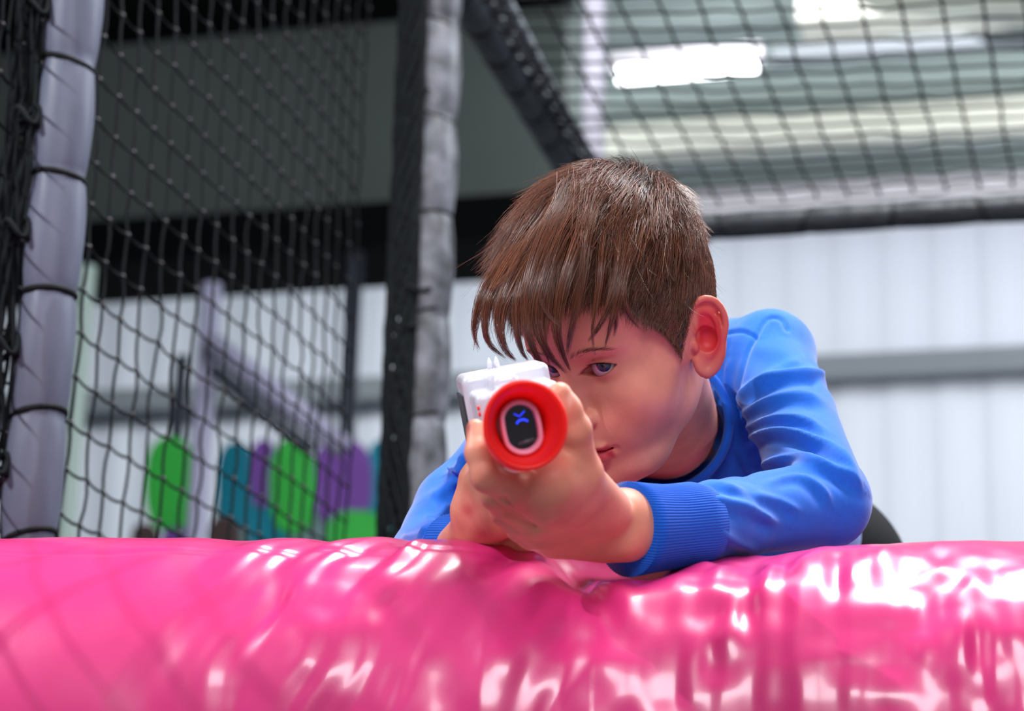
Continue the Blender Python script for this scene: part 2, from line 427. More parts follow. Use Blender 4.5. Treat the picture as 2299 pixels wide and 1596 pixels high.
Y1 = 2.3; PX1 = np.array([K(112, 600, 2.3)[0], 0, 0])
post1 = W(115, 600, 2.3)
# left side net: passes behind the padded post and runs back to the netted post
base = np.array([post1[0], post1[1], .56])
net(base - UD * 1.283 - VD * .048, UD, ZD, 50, 29, .0475, .0018, 'side_net', 'black knotted safety net stretched behind the leftmost padded post', sag=lambda G: VD * (.008 * np.sin((G @ UD) * 5) + .003 * np.sin(G[..., 2:3][..., 0] * 7))[..., None], seed=3)
# ceiling net
CH = CAM[2] + 1.61
cz = W(1340, 480, 1.0) - CAM; cc = CAM + cz * (1.61 / cz[2]); corner = np.array([cc[0], cc[1], CH])
net(corner - UD * 1.56, UD, VD, 27, 34, .060, .0026, 'ceiling_net', 'black safety net sagging overhead in front of the roof beams', sag=lambda G: -ZD * (.05 * np.sin(np.clip(((G - corner) @ VD) / 2.0, 0, 1) * math.pi) * np.sin(np.clip(-((G - corner) @ UD) / 1.56, 0, 1) * math.pi))[..., None], seed=5, knots=False)
# ---------------------------------------------------------------- padded bars and posts
vinyl = mat('vinyl_greyblue', lin(92, 96, 114), .5, noise=(8, .10), bump=(14, .25, .004), spec=.35); tie_m = mat('cable_tie', lin(6, 7, 9), .7, spec=.2)
vin_d = mat('vinyl_dark', lin(44, 50, 56), .45, noise=(30, .35), bump=(60, .5, .004)); vin_l = mat('vinyl_pale', lin(88, 90, 98), .45, noise=(24, .8), bump=(30, .4, .004))
def padded(P, Qp, r, seg, material, name, label, cat, bulge=.10, first=.5, n=28, tie_r=.0028, seed=2):
    P, Qp = np.array(P), np.array(Qp); L = np.linalg.norm(Qp - P); ax = (Qp - P) / L; rg = np.random.default_rng(seed)
    e = empty(name, P, label, cat); a = np.cross(ax, [0.3, 1, .1]); a /= np.linalg.norm(a); b = np.cross(ax, a)
    s = first * seg; cuts = [0.0]
    while s < L: cuts.append(s); s += seg
    cuts.append(L)
    m_t = int(L / .006); V = []
    for k in range(m_t + 1):
        d = L * k / m_t; j = np.searchsorted(cuts, d, 'right') - 1; j = min(j, len(cuts) - 2); c0, c1_ = cuts[j], cuts[j + 1]; t = (d - c0) / max(c1_ - c0, 1e-6)
        sh = 1 - bulge * (1 - min(1, math.sin(math.pi * min(max(t, 0), 1)) ** .55 if 0 < t < 1 else 0))
        for i in range(n):
            th = 2 * math.pi * i / n; rr = r * sh * (1 + .012 * math.sin(3 * th + j * 2.1) + .010 * math.sin(7 * th + 9 * t + j) + .022 * math.sin(9 * th + j * 1.7) * (math.exp(-t * 9) + math.exp(-(1 - t) * 9)))
            V.append(P + ax * d + (a * math.cos(th) + b * math.sin(th)) * rr)
    f = [(k * n + i, k * n + (i + 1) % n, (k + 1) * n + (i + 1) % n, (k + 1) * n + i) for k in range(m_t) for i in range(n)]
    f += [tuple(range(n))[::-1], tuple(m_t * n + i for i in range(n))]
    mesh_obj('padding', np.array(V), f, material, e)
    for c in cuts[1:-1]:
        t_ = np.linspace(0, 2 * math.pi, 25); m = MB(); tl = ax * .012 * math.sin(c * 50)
        m.tube([P + ax * c + (a * math.cos(x) + b * math.sin(x)) * r * (1 - bulge) * 1.015 + tl * math.cos(x) for x in t_], tie_r, 6, False); m.build('cable_tie', tie_m, e)
    return e
_wy = lambda px, py: CAM + (W(px, py, 1.0) - CAM) * (post1[1] / (W(px, py, 1.0) - CAM)[1])
_pa, _pb = _wy(168, 0), _wy(62, 1215)
_zt = (CAM + (W(100, 400, 1.0) - CAM) * (post1[1] / (W(100, 400, 1.0) - CAM)[1]))[2]
pt = lambda z: np.array([_pb[0] + (_pa[0] - _pb[0]) * (z - _pb[2]) / (_pa[2] - _pb[2]), post1[1], z])
FIRST = ((_zt - .02) / .1185) % 1.0
# ties of the near post sit where the photograph shows them
p_e = padded(pt(.02), pt(1.75), .0285, .1185, vinyl, 'padded_post', 'grey blue padded post bound with black cable ties at the far left', 'post', first=FIRST, bulge=.17, tie_r=.0036)
m = MB(); rg = np.random.default_rng(11)  # 
for k in range(11):                              # cords bunched down its left side
    P = [pt(z) + np.array([-.030 + .006 * math.sin(z * 23 + k * 2) - .0022 * k, -.016 + .006 * math.cos(z * 31 + k), 0]) for z in np.linspace(.5, 1.7, 60)]
    m.tube(P, .0022, 5)
for z in np.arange(.55, 1.7, .115): 
    c = pt(z) + np.array([-.032, -.022, 0]); m.tube([c + np.array([.012 * math.cos(t), .008 * math.sin(t) - .002, .010 * math.sin(2 * t) + .002 * t]) for t in np.linspace(0, 9, 30)], .0028, 5)
o = m.build('lashing', cord_m, p_e); o['kind'] = 'stuff'
post2 = W(958, 600, 3.3); q = lambda z: np.array([post2[0], post2[1], z])
p2 = padded(q(.02), q(2.0), .038, .145, vin_l, 'padded_post', 'weathered padded post wrapped in dark netting left of his head', 'post', bulge=.18, seed=4)
m = MB()
for k in range(30):
    ph = k * .7; P = [q(z) + (VD * (-.019 + .018 * math.sin(z * 17 + ph) - .0012 * (k % 5)) + UD * (-.040 - .003 * math.cos(z * 13 + ph))) for z in np.linspace(.3, 1.98, 70)]
    m.tube(P, .0030, 4)
rg2 = np.random.default_rng(8)
for z in np.arange(.4, 2, .045):
    a0 = rg2.uniform(2.6, 3.4); a1 = a0 + rg2.uniform(.8, 2.2); m.tube([q(z) + VD * .041 * math.cos(t) + UD * .041 * -abs(math.sin(t)) + ZD * (.02 * math.sin(t * 2 + z * 30)) for t in np.linspace(a0, a1, 12)], .0036, 5)
o = m.build('net_wrap', cord_m, p2); o['kind'] = 'stuff'
bar_e = padded(corner - UD * 1.9, corner + UD * .02, .026, .12, vin_d, 'padded_bar', 'black padded bar slanting down along the left edge of the ceiling net', 'bar', seed=6)
padded(corner - ZD * .040, corner + VD * 2.6 - ZD * .040, .0270, .16, vin_d, 'padded_bar', 'black padded bar crossing the picture behind his head at the right', 'bar', seed=7)
# scruffy net gathers on the slanting bar
m = MB()
for k in range(20):
    ph = k * 1.3; P = [corner - UD * s + VD * (.03 + .026 * math.sin(s * 21 + ph)) + ZD * (.02 + .014 * math.cos(s * 25 + ph)) for s in np.linspace(0, 1.9, 80)]
    m.tube(P, .0026, 4)
o = m.build('net_gather', mat('cord_grey', lin(128, 134, 140), .5), bar_e); o['kind'] = 'stuff'
# ================================================================ pink inflatable wall the boy leans over
TY = math.radians(9.5); TA = np.array([math.cos(TY), -math.sin(TY), 0]); TB = np.array([math.sin(TY), math.cos(TY), 0])
TC = np.array([0.0, 1.66, CAM[2] + .2216]); TR = .14
class Noise2:
    def __init__(s, seed, n=64): s.g = np.random.default_rng(seed).normal(size=(n, n)); s.n = n
    def __call__(s, x, y):
        xi = np.floor(x).astype(int); yi = np.floor(y).astype(int); fx = x - xi; fy = y - yi; fx = fx * fx * (3 - 2 * fx); fy = fy * fy * (3 - 2 * fy)
        g = lambda a, b: s.g[a % s.n, b % s.n]
        return (g(xi, yi) * (1 - fx) + g(xi + 1, yi) * fx) * (1 - fy) + (g(xi, yi + 1) * (1 - fx) + g(xi + 1, yi + 1) * fx) * fy
n1, n2, n3, n4 = Noise2(21), Noise2(22), Noise2(23), Noise2(24)
s_ax = np.concatenate([np.arange(-1.6, -.40, .02), np.arange(-.40, .46, .0018), np.arange(.46, .9, .004), np.arange(.9, 1.9, .02)])
a_ax = np.concatenate([np.radians(np.arange(-60, 40, .9)), np.radians(np.arange(40, 215, .75)), np.radians(np.arange(215, 300, 3))])   # 90 deg = up, 180 = towards the camera
Sg, Ag = np.meshgrid(s_ax, a_ax, indexing='ij')
def tube_disp(s, a):
    arc = a * TR
    sk = s + (arc - .22) * .35 + .004 * n4(s * 30, arc * 25)
    w1 = np.exp(-((s + .06) / .12) ** 2) * (s < .08) + .15
    w2 = np.clip((s - .06) / .10, 0, 1) * np.clip((.60 - s) / .1, 0, 1)
    d = .0015 * w1 * n1(sk / .0125, arc / .060) * np.clip((s + .24) / .10, 0, 1)
    d += .0022 * w2 * n2((s + arc * .12) / .021, arc / .075) + .0011 * w2 * n3(s / .011, arc / .030)
    d += .0012 * n3(s / .045, arc / .05) + .0009 * n4(s / .02, arc / .02) * np.clip((s + .20) / .1, 0, 1)
    d *= 1 - .8 * np.exp(-((arc - .243) / .028) ** 2)
    d *= 1 - .6 * np.exp(-((s - .0) / .03) ** 2)
    d += .0088 * np.clip((.060 - s) / .05, 0, 1)
    # dents of the forearm and the fold under the wrist
    d -= .0205 * np.exp(-((s - .088) / .040) ** 2) * np.exp(-((arc - .272) / .045) ** 2)
    d -= .0085 * np.exp(-((s - .165) / .055) ** 2) * np.exp(-((arc - .262) / .040) ** 2)
    d -= .0060 * np.exp(-((s - .052 - (arc - .29) * .5) / .010) ** 2) * np.exp(-((arc - .315) / .045) ** 2)
    d -= .0050 * np.exp(-((s - .010 - (.31 - arc) * .25) / .008) ** 2) * np.exp(-((arc - .300) / .030) ** 2)
    d += .003 * np.clip((s - .15) / .12, 0, 1) + .003 * np.clip((-s - .15) / .15, 0, 1)
    d += .0012 * np.sin(s * 95 + arc * 14) * np.clip((s + .26) / .1, 0, 1) * np.clip((.1 - s) / .05, 0, 1)
    d -= 0
    d -= .0016 * np.exp(-((arc - .300) / .0035) ** 2) * np.clip((.02 - s) / .05, 0, 1)
    return d
Rg = TR + tube_disp(Sg, Ag)
TV = TC + Sg[..., None] * TA + (np.cos(Ag) * Rg)[..., None] * TB + (np.sin(Ag) * Rg)[..., None] * ZD
ni, nj = Sg.shape; idx = np.arange(ni * nj).reshape(ni, nj)
TQ = np.stack([idx[:-1, :-1], idx[1:, :-1], idx[1:, 1:], idx[:-1, 1:]], -1).reshape(-1, 4)
pink = mat('pink_vinyl', lin(214, 44, 118), .33, noise=(5, .06), bump=(1500, .22, .0003), coat=.6, spec=.6)
pw = empty('inflatable_wall', TC - ZD * (TC[2]), 'glossy pink inflatable wall with a creased round top he leans on', 'inflatable')
mesh_obj('top_tube', TV.reshape(-1, 3), TQ, pink, pw)
m = MB(); Rt = np.stack([TA, TB, ZD], 1); m.box(TC - ZD * (TC[2] / 2 + .045) , (1.6, .10, (TC[2] - .09) / 2), Rt)
o = m.build('wall_panel', pink, pw, False); bv = o.modifiers.new('bevel', 'BEVEL'); bv.width = .03; bv.segments = 4
# ================================================================ head (local frame: x = his left, y = forward, z = up, metres before HS)
HR = np.array([[0.76777622, 0.58072108, -0.27070777], [-0.64027283, 0.71114655, -0.29038128], [0.02388236, 0.39627467, 0.91782134]])
HM = np.diag([1.0, -1.0, 1.0]); HT = np.array([0.08414, 1.80, 0.01758]); HS = 0.9048
def h2c(p): return (np.asarray(p) * HS) @ HM @ HR.T + HT
def c2h(p): return ((np.asarray(p) - HT) @ HR @ HM) / HS
HGRAV = c2h(HT + w2c(CAM + np.array([0, 0, -1.0])) ) * HS
HGRAV = HGRAV / np.linalg.norm(HGRAV)
HVIEW = c2h(HT + np.array([0, 1.0, 0])) * HS      # looking direction of the camera in head frame

EYE = np.array([0.0252, 0.0638, -0.0015]); ER = 0.0125
NECK_A = np.array([0.0, -0.022, -0.045]); NECK_B = c2h(K(1490, 960, 1.95))

_ea = math.radians(38)
EB = np.array([math.sin(_ea), -math.cos(_ea), 0.0])                       # ear: backwards-outwards
EW = np.array([0.10, -0.12, 1.0]); EW = EW - EB * (EW @ EB); EW /= np.linalg.norm(EW)
EN = -np.cross(EB, EW)
if EN[0] < 0: EN = -EN
EO = np.array([0.0655, 0.002, -0.010])
_hx = spline([(.012, .000, -.002), (.006, .005, .001), (.001, .013, .003), (.002, .023, .003), (.009, .0305, .003), (.019, .032, .003), (.0272, .0265, .003), (.031, .016, .0025),
          (.0305, .004, .001), (.0245, -.008, 0), (.0205, -.018, 0), (.013, -.0255, .0005), (.0055, -.0285, .0015), (.001, -.024, .001), (.0, -.017, .0)], 2)
_hr = np.interp(np.linspace(0, 14, len(_hx)), range(15), [.0014, .0018, .0022, .0025, .0027, .0027, .0027, .0027, .0028, .0032, .0042, .0052, .0052, .0042, .003])
_ax = spline([(.013, .0225, .000), (.0205, .019, .0012), (.0235, .008, .0016), (.0215, -.003, .0018), (.016, -.012, .0018), (.010, -.0155, .002)], 2)
def ear_sdf(p):
    q = np.stack([(p - EO) @ EB, (p - EO) @ EW, (p - EO) @ EN], 1).astype(np.float32)
    d = chain(q, _hx, _hr, 0)
    plate = ell(q, (.0145, .003, -.002), (.0160, .0285, .0024))
    plate = smin(plate, ell(q, (.009, -.018, 0), (.011, .013, .0040)), .004)
    plate = smin(plate, ell(q, (.0170, .0235, -.0012), (.0125, .0085, .0030)), .003)
    d = smin(d, plate, .003)
    d = smin(d, chain(q, _ax, np.interp(np.linspace(0, 1, len(_ax)), [0, .3, .8, 1], [.0010, .0019, .0024, .002]), 0), .003)
    d = smin(d, ell(q, (.0145, .003, -.0085), (.009, .018, .009)), .004)
    d = smax(d, -ell(q, (.0118, -.001, .0025), (.0090, .0108, .0085)), .0018)
    d = smin(d, ell(q, (.0010, -.0035, .002), (.0034, .0056, .0040)), .002)
    return smin(d, sph(q, (.0105, -.0150, .0012), .0026), .003)
def lid_cut(p):
    u = np.abs(p[:, 0]) - .0245; w = p[:, 2] - (-.0012) - .10 * u
    a = .0150
    sh = 1 - (u / a) ** 2
    return np.maximum(np.maximum(w - .0057 * sh, -w - .0062 * sh), (EYE[1] + .001 + .011 * np.clip((-u - .0075) / .005, 0, 1)) - p[:, 1])
def face_sdf(p, ears=True, neck=True):
    p = p.astype(np.float32)
    m = p.copy(); m[:, 0] = np.abs(m[:, 0])
    d = ell(p, (0, -.004, .036), (.0755, .086, .091))
    d = smin(d, ell(p, (0, .020, .004), (.0610, .062, .083)), .02)
    d = smin(d, ell(p, (0, .030, -.055), (.0440, .048, .050)), .022)
    d = smin(d, ell(p, (0, .030, .045), (.055, .054, .045)), .02)                   # forehead
    d = smin(d, ell(m, (.034, .006, -.058), (.015, .032, .022)), .02)                 # jaw corner
    g = np.nonzero((m[:, 1] > .012) & (m[:, 2] < .06))[0]
    if len(g): d[g] = face_front(p[g], m[g], d[g])
    if ears:
        g = np.nonzero((m[:, 0] > .055) & (np.abs(m[:, 2]) < .06) & (np.abs(m[:, 1]) < .045))[0]
        if len(g): d[g] = smin(d[g], ear_sdf(m[g]), .003)
    if neck: d = smin(d, cone(p, NECK_A, NECK_B, .043, .050), .010)
    return d
def face_front(p, m, d):
    d = smin(d, ell(m, (.018, .048, -.088), (.022, .028, .018)), .02)
    d = smin(d, ell(p, (0, .066, -.096), (.016, .0165, .0145)), .016)             # chin
    d = smin(d, ell(m, (.036, .048, -.036), (.026, .028, .029)), .018)              # cheek
    d = smin(d, ell(m, (.022, .060, -.055), (.020, .022, .022)), .014)              # beside the mouth
    d = smin(d, ell(p, (0, .066, -.064), (.024, .0215, .022)), .012)                # muzzle
    d = smax(d, -ell(m, (.0285, .093, -.003), (.0185, .018, .0115)), .012)           # eye hollow
    d = smin(d, ell(m, (.024, .066, .0175), (.022, .0125, .0060)), .008)             # brow
    d = smax(d, -ell(m, (.078, .050, .012), (.016, .03, .03)), .02)                 # temple
    g = np.nonzero((m[:, 1] > .050) & (m[:, 0] < .048) & (m[:, 2] > -.095) & (m[:, 2] < .03))[0]
    if not len(g): return d
    P, m, d0 = p[g], m[g], d; d = d[g]; p = P
    nose = cone(p, (0, .0755, .004), (0, .0880, -.028), .0062, .0078)
    nose = smin(nose, ell(p, (0, .0915, -.0355), (.0098, .0096, .0086)), .006)
    d = smin(d, nose, .009)
    d = smin(d, ell(m, (.0106, .0832, -.0405), (.0058, .0085, .0062)), .0035)
    d = smax(d, -ell(m, (.0072, .0875, -.0468), (.0036, .0062, .0046)), .002)       # nostril
    d = smin(d, ell(m, (.0070, .0845, -.0640), (.0118, .0055, .0042), None), .0035)
    d = smin(d, ell(p, (0, .0838, -.0748), (.0165, .0066, .0060)), .0035)
    mw = p[:, 2] + .0685 - 1.6 * p[:, 0] ** 2 + .0006 * np.cos(p[:, 0] * 380)
    line = np.maximum(np.maximum(np.abs(mw) - .0005, np.abs(p[:, 0]) - .0212), .072 - p[:, 1])
    d = smax(d, -line, .0016)
    d = smax(d, -ell(p, (0, .0935, -.0555), (.0026, .006, .0060)), .003)            # philtrum
    d = smax(d, -ell(p, (0, .0880, -.0860), (.016, .006, .0042)), .006)
    d = smax(d, -sph(m, (.0245, .083, -.0685), .0016), .005)
    d = smin(d, sph(m, EYE, .0141), .0035)                                          # eyeball under the lids
    u = m[:, 0] - .0245; cr = m[:, 2] - .0080 + 10 * u * u - .06 * u
    cre = np.sqrt(cr ** 2 + (m[:, 1] - .0765 + 14 * u * u) ** 2); cre = np.maximum(cre, np.abs(u) - .014) - .0005
    d = smax(d, -cre, .0030)
    d0[g] = smax(d, -lid_cut(m), .0007)
    return d0
def skull_sdf(p):                                  # simple head for the hair to lie on
    p = p.astype(np.float32)
    d = ell(p, (0, -.004, .036), (.0755, .086, .091))
    d = smin(d, ell(p, (0, .020, .004), (.0610, .062, .083)), .02)
    d = smin(d, ell(p, (0, .030, -.055), (.0440, .048, .050)), .022)
    return smin(d, ell(p, (0, .030, .045), (.055, .054, .045)), .02)

def hair_edge(p):
    """>0 where hair grows"""
    y, z = p[:, 1], p[:, 2]
    zl = np.interp(y, [-.12, -.055, -.036, -.024, -.006, .004, .013, .020, .030, .048, .062, .09], [-.060, -.050, -.020, .020, .022, .014, -.002, -.018, .004, .028, .056, .062])
    return z - zl

SKIN = np.array(lin(224, 150, 126)[:3]); RED = np.array(lin(204, 78, 74)[:3]); LIP = np.array(lin(190, 52, 66)[:3]); SCALP = np.array(lin(74, 48, 38)[:3])
def blend(c, t, w): return c * (1 - w[:, None]) + t * w[:, None]
def gw(p, c, r): return np.exp(-(((p - np.array(c)) / np.array(r)) ** 2).sum(1))
def head_color(p):
    m = p.copy(); m[:, 0] = np.abs(m[:, 0])
    c = np.tile(SKIN, (len(p), 1))
    c = blend(c, RED, .38 * gw(m, (.040, .062, -.040), (.020, .04, .018)))
    c = blend(c, RED, .35 * gw(m, (0, .10, -.040), (.014, .03, .012)))
    c = blend(c, RED, .30 * gw(m, (.028, .08, .009), (.018, .03, .006)))  # lid fold and hood shade put into the colour above the eye
    c = blend(c, RED * .8, .30 * gw(m, (.022, .08, -.009), (.016, .03, .005)))
    e = ear_sdf(m.astype(np.float32)); inn = np.clip(1 - np.abs(e) / .002, 0, 1) * (m[:, 0] > .062)
    q_ = np.stack([(m - EO) @ EB, (m - EO) @ EW], 1); hol = np.exp(-((q_[:, 0] - .015) / .0110) ** 2 - ((q_[:, 1] - .004) / .021) ** 2)
    c = blend(c, RED, .45 * inn); c = blend(c, np.array(lin(205, 36, 52)[:3]), np.clip(1.5 * inn * hol, 0, .9))
    up = (p[:, 2] + .0685 - 1.6 * p[:, 0] ** 2)
    wl = np.clip(1 - np.abs(up / np.where(up > 0, .0056 - .0012 * np.cos(p[:, 0] * 420), .0098)), 0, 1) ** .5 * np.clip((.0225 - np.abs(p[:, 0])) / .003, 0, 1) * (p[:, 1] > .07)
    c = blend(c, LIP, .9 * np.clip(wl * 1.6, 0, 1))
    u = (m[:, 0] - .0245) / .0150; lc = lid_cut(m)
    c = blend(c, RED * .7, .55 * np.clip(1 - np.abs(lc) / .0014, 0, 1) * (p[:, 1] > .06))
    c = blend(c, np.array(lin(120, 70, 60)[:3]), .55 * np.clip(1 - np.abs(lc) / .0008, 0, 1) * (p[:, 1] > .06) * (p[:, 2] > -.001))
    hw = np.clip(hair_edge(p) / .006, 0, 1) * np.clip((e - .0005) / .001, 0, 1)
    c = blend(c, SCALP, hw)
    return c
skin = mat('skin', attr='Col', rough=.48, noise=(38, .11), bump=(900, .25, .0004), sss=.22, sss_s=.005, spec=.4)
HV, HQ = surf(face_sdf, (-.088, -.118, -.145), (.104, .112, .128), .0012, newton=3)
HC = head_color(HV)
body_parts = [(c2w(h2c(HV)), HQ[:, ::-1] if HQ.shape[1] else HQ, HC)]
# ---------------------------------------------------------------- eyes
def eye_material():
    m = mat('eye', rough=.14, coat=.2, spec=.6); nt = m.node_tree
    tc = nt.nodes.new('ShaderNodeTexCoord'); sp = nt.nodes.new('ShaderNodeSeparateXYZ'); nt.links.new(tc.outputs['Object'], sp.inputs[0])
    n = nt.nodes.new('ShaderNodeVectorMath'); n.operation = 'NORMALIZE'; nt.links.new(tc.outputs['Object'], n.inputs[0])
    s2 = nt.nodes.new('ShaderNodeSeparateXYZ'); nt.links.new(n.outputs[0], s2.inputs[0])
    ac = nt.nodes.new('ShaderNodeMath'); ac.operation = 'ARCCOSINE'; nt.links.new(s2.outputs[2], ac.inputs[0])
    cr = nt.nodes.new('ShaderNodeValToRGB'); nt.links.new(ac.outputs[0], cr.inputs[0])
    e = cr.color_ramp.elements
    e[0].position = 0; e[0].color = (0.003, .003, .004, 1); e[1].position = 1; e[1].color = lin(205, 170, 170)
    for p, c in ((.185, (0.003, .003, .004, 1)), (.22, lin(44, 52, 72)), (.36, lin(52, 64, 84)), (.44, lin(34, 42, 60)), (.505, lin(30, 36, 56)), (.56, lin(196, 180, 180)), (.9, lin(190, 160, 166))):
        x = e.new(p); x.color = c
    ns = nt.nodes.new('ShaderNodeTexNoise'); ns.inputs['Scale'].default_value = 900; nt.links.new(tc.outputs['Object'], ns.inputs[0])
    mx = nt.nodes.new('ShaderNodeMix'); mx.data_type = 'RGBA'; mx.blend_type = 'OVERLAY'; mx.inputs[0].default_value = .25
    nt.links.new(cr.outputs[0], mx.inputs[6]); nt.links.new(ns.outputs[0], mx.inputs[7]); nt.links.new(mx.outputs[2], nt.nodes['Principled BSDF'].inputs['Base Color'])
    return m
eye_m = eye_material()
def make_eye(side, parent):
    r = ER * HS; U, Vn = 48, 32; V = [(0, 0, r)]; Fc = []
    for j in range(1, Vn):
        t = math.pi * j / Vn
        for i in range(U): V.append((r * math.sin(t) * math.cos(2 * math.pi * i / U), r * math.sin(t) * math.sin(2 * math.pi * i / U), r * math.cos(t)))
    V.append((0, 0, -r)); V = np.array(V)
    Fc += [(0, 1 + i, 1 + (i + 1) % U) for i in range(U)]
    Fc += [(1 + (j - 1) * U + i, 1 + j * U + i, 1 + j * U + (i + 1) % U, 1 + (j - 1) * U + (i + 1) % U) for j in range(1, Vn - 1) for i in range(U)]
    Fc += [(len(V) - 1, 1 + (Vn - 2) * U + (i + 1) % U, 1 + (Vn - 2) * U + i) for i in range(U)]
    ang = np.arccos(np.clip(V[:, 2] / r, -1, 1)); V = V * (1 + .05 * np.clip(1 - (ang / .5) ** 2, 0, 1)[:, None])   # cornea
    c = np.array(c2w(h2c(np.array([EYE * [side, 1, 1]]))))[0]
    o = mesh_obj('eye', V, Fc, eye_m)
    d = Vector(CAM + np.array([-.42, 0, -.03]) - c).normalized()
    o.matrix_world = Matrix.Translation(Vector(c)) @ d.to_track_quat('Z', 'Y').to_matrix().to_4x4()
    mw = o.matrix_world.copy(); o.parent = parent; o.matrix_parent_inverse = parent.matrix_world.inverted(); o.matrix_world = mw
    return o
# ---------------------------------------------------------------- hair: strands grown over the skull, clumped, drawn as thin three-sided tubes
def ico_dirs(n):
    i = np.arange(n) + .5; ph = np.arccos(1 - 2 * i / n); th = math.pi * (1 + 5 ** .5) * i
    return np.stack([np.cos(th) * np.sin(ph), np.sin(th) * np.sin(ph), np.cos(ph)], 1)
def skull_points(D):
    o = np.array([0, 0, .02]); t = np.full(len(D), .06)
    for _ in range(24): t += skull_sdf((o + D * t[:, None]).astype(np.float32)) * .9
    return o + D * t[:, None]
CROWN = np.array([.006, -.062, .108])
def grow(root, length, layer, steps=13, jitter=.25, fall=None, lift=1.0, hang=1.0, side=None):
    n = len(root); P = np.zeros((n, steps, 3)); P[:, 0] = root; p = root.copy()
    v = root - CROWN; nr = grad(skull_sdf, root.astype(np.float32), 1e-3); nr /= np.linalg.norm(nr, axis=1)[:, None]
    sw = np.cross(nr, v); v = v + .22 * sw                                     # a whorl
    v += (side if side is not None else 0)
    far = np.linalg.norm(root - CROWN, axis=1)
    v /= np.linalg.norm(v, axis=1)[:, None] + 1e-9
    d = v - nr * (v * nr).sum(1)[:, None]; d /= np.linalg.norm(d, axis=1)[:, None] + 1e-9
    d = d + jitter * rng.normal(size=d.shape) * .5; d += nr * lift * np.clip(layer / .012, .1, 1)[:, None]; d /= np.linalg.norm(d, axis=1)[:, None]
    st = length / (steps - 1)
    for i in range(1, steps):
        t = i / (steps - 1)
        p = p + d * st[:, None]
        f = skull_sdf(p.astype(np.float32)); g = grad(skull_sdf, p.astype(np.float32), 1e-3); g /= np.linalg.norm(g, axis=1)[:, None] + 1e-9
        tgt = layer * min(1, t * 3.0)
        over = hair_edge(p) < .004                                              # past the hairline: hangs free
        free = over & (p[:, 1] > .02)
        push = np.where(free, np.maximum(tgt * .6 + .001 - f, 0), (tgt - f) * .55)
        p = p + g * push[:, None]
        w = np.where(free, .30 * hang, .05 * hang)[:, None]
        dn = d * (1 - w) + HGRAV * w
        dn = np.where(free[:, None], dn, dn - g * (dn * g).sum(1)[:, None] * .55)
        d = dn + rng.normal(size=d.shape) * .035; d /= np.linalg.norm(d, axis=1)[:, None] + 1e-9
        P[:, i] = p
    return P
D = ico_dirs(60000); R0 = skull_points(D); he = hair_edge(R0)
keep = he > 0
# thin the far side that the photograph does not show
keep &= (rng.random(len(R0)) < np.where(R0 @ HVIEW > .055, .35, 1.0))
R0 = R0[keep] + rng.normal(size=(keep.sum(), 3)) * .0006; he = he[keep]
def hair_len(p):
    x, y, z = np.abs(p[:, 0]), p[:, 1], p[:, 2]
    top = np.clip((z - .066) / .03, 0, 1)
    L = .013 + .052 * top + .016 * np.clip((y - .0) / .06, 0, 1) * top
    L += .022 * np.clip((z - .022) / .035, 0, 1) * (1 - top)
    return L
def hair_layer(p):
    z = p[:, 2]; top = np.clip((z - .055) / .045, 0, 1)
    return .0022 + .0185 * top * np.clip((p[:, 1] + .115) / .07, .12, 1)
hl = hair_len(R0) * rng.uniform(.7, 1.1, len(R0)); hy = hair_layer(R0) * rng.uniform(.12, 1.0, len(R0)) ** .7
short = np.clip(he / .02, .35, 1); front = R0[:, 1] > .045
hl = np.where(front, hl * rng.uniform(.55, 1.0, len(R0)) * np.where(R0[:, 0] > -.004, .74, 1), hl * short)
hl = hl * (1 - .5 * np.clip((-.02 - R0[:, 1]) / .04, 0, 1))
GS = grow(R0, hl, hy)
# clumps: every tuft leans its own way
nc = 760; ci = rng.choice(len(R0), nc, replace=False)
def near_idx(A, Bp, chunk=4000):
    out = np.empty(len(A), int)
    for s in range(0, len(A), chunk): out[s:s + chunk] = ((A[s:s + chunk, None] - Bp[None]) ** 2).sum(2).argmin(1)
    return out
own = near_idx(R0, R0[ci]); owner = ci[own]
T = np.linspace(0, 1, GS.shape[1]); amt = rng.uniform(.25, .85, nc)
av = amt[own] * np.clip(hl / .05, .2, 1)
lean = rng.normal(size=(nc, 3)) * .0075; lean[:, 2] *= .5
rise = np.clip((R0[ci][:, 2] - .05) / .04, 0, 1)[:, None]
w = (T[None] ** 1.3) * av[:, None]
rel = GS[owner] - GS[owner][:, :1] + R0[owner][:, None]
GS2 = GS * (1 - w[..., None]) + rel * w[..., None] + (lean * (.25 + .75 * rise))[own][:, None] * (T[None, :, None] ** 1.6) * np.clip(hl / .05, .1, 1)[:, None, None]
GS2 += (rng.normal(size=(len(R0), 1, 3)) * .0035) * (T[None, :, None] ** 2) * np.clip(hl / .05, .1, 1)[:, None, None]
# fringe locks hanging over the forehead
def lock(pts, n, spread, taper=.15, wid=1.0, frizz=.0006):
    """pts: pixel + depth points of the lock's middle line (camera frame)"""
    c = spline([c2h(K(*q)) for q in pts], 4); m_ = len(c); tt = np.linspace(0, 1, m_)
    base = rng.normal(size=(n, 1, 3)) * spread * .8 * np.array([1, .6, 1])
    env = (1.9 - (1.9 - taper) * tt ** .48)[None, :, None]
    ph = rng.uniform(0, 6.28, (n, 1, 3)); wob = np.sin(tt[None, :, None] * rng.uniform(2, 5, (n, 1, 3)) + ph) * frizz
    cut = rng.uniform(.72, 1.0, n)
    S = c[None] + base * env + wob
    idx = (cut[:, None] * np.linspace(0, m_ - 1, 13)[None]); lo_ = np.floor(idx).astype(int); hi_ = np.minimum(lo_ + 1, m_ - 1); fr = (idx - lo_)[..., None]
    a_ = np.arange(n)[:, None]
    return S[a_, lo_] * (1 - fr) + S[a_, hi_] * fr
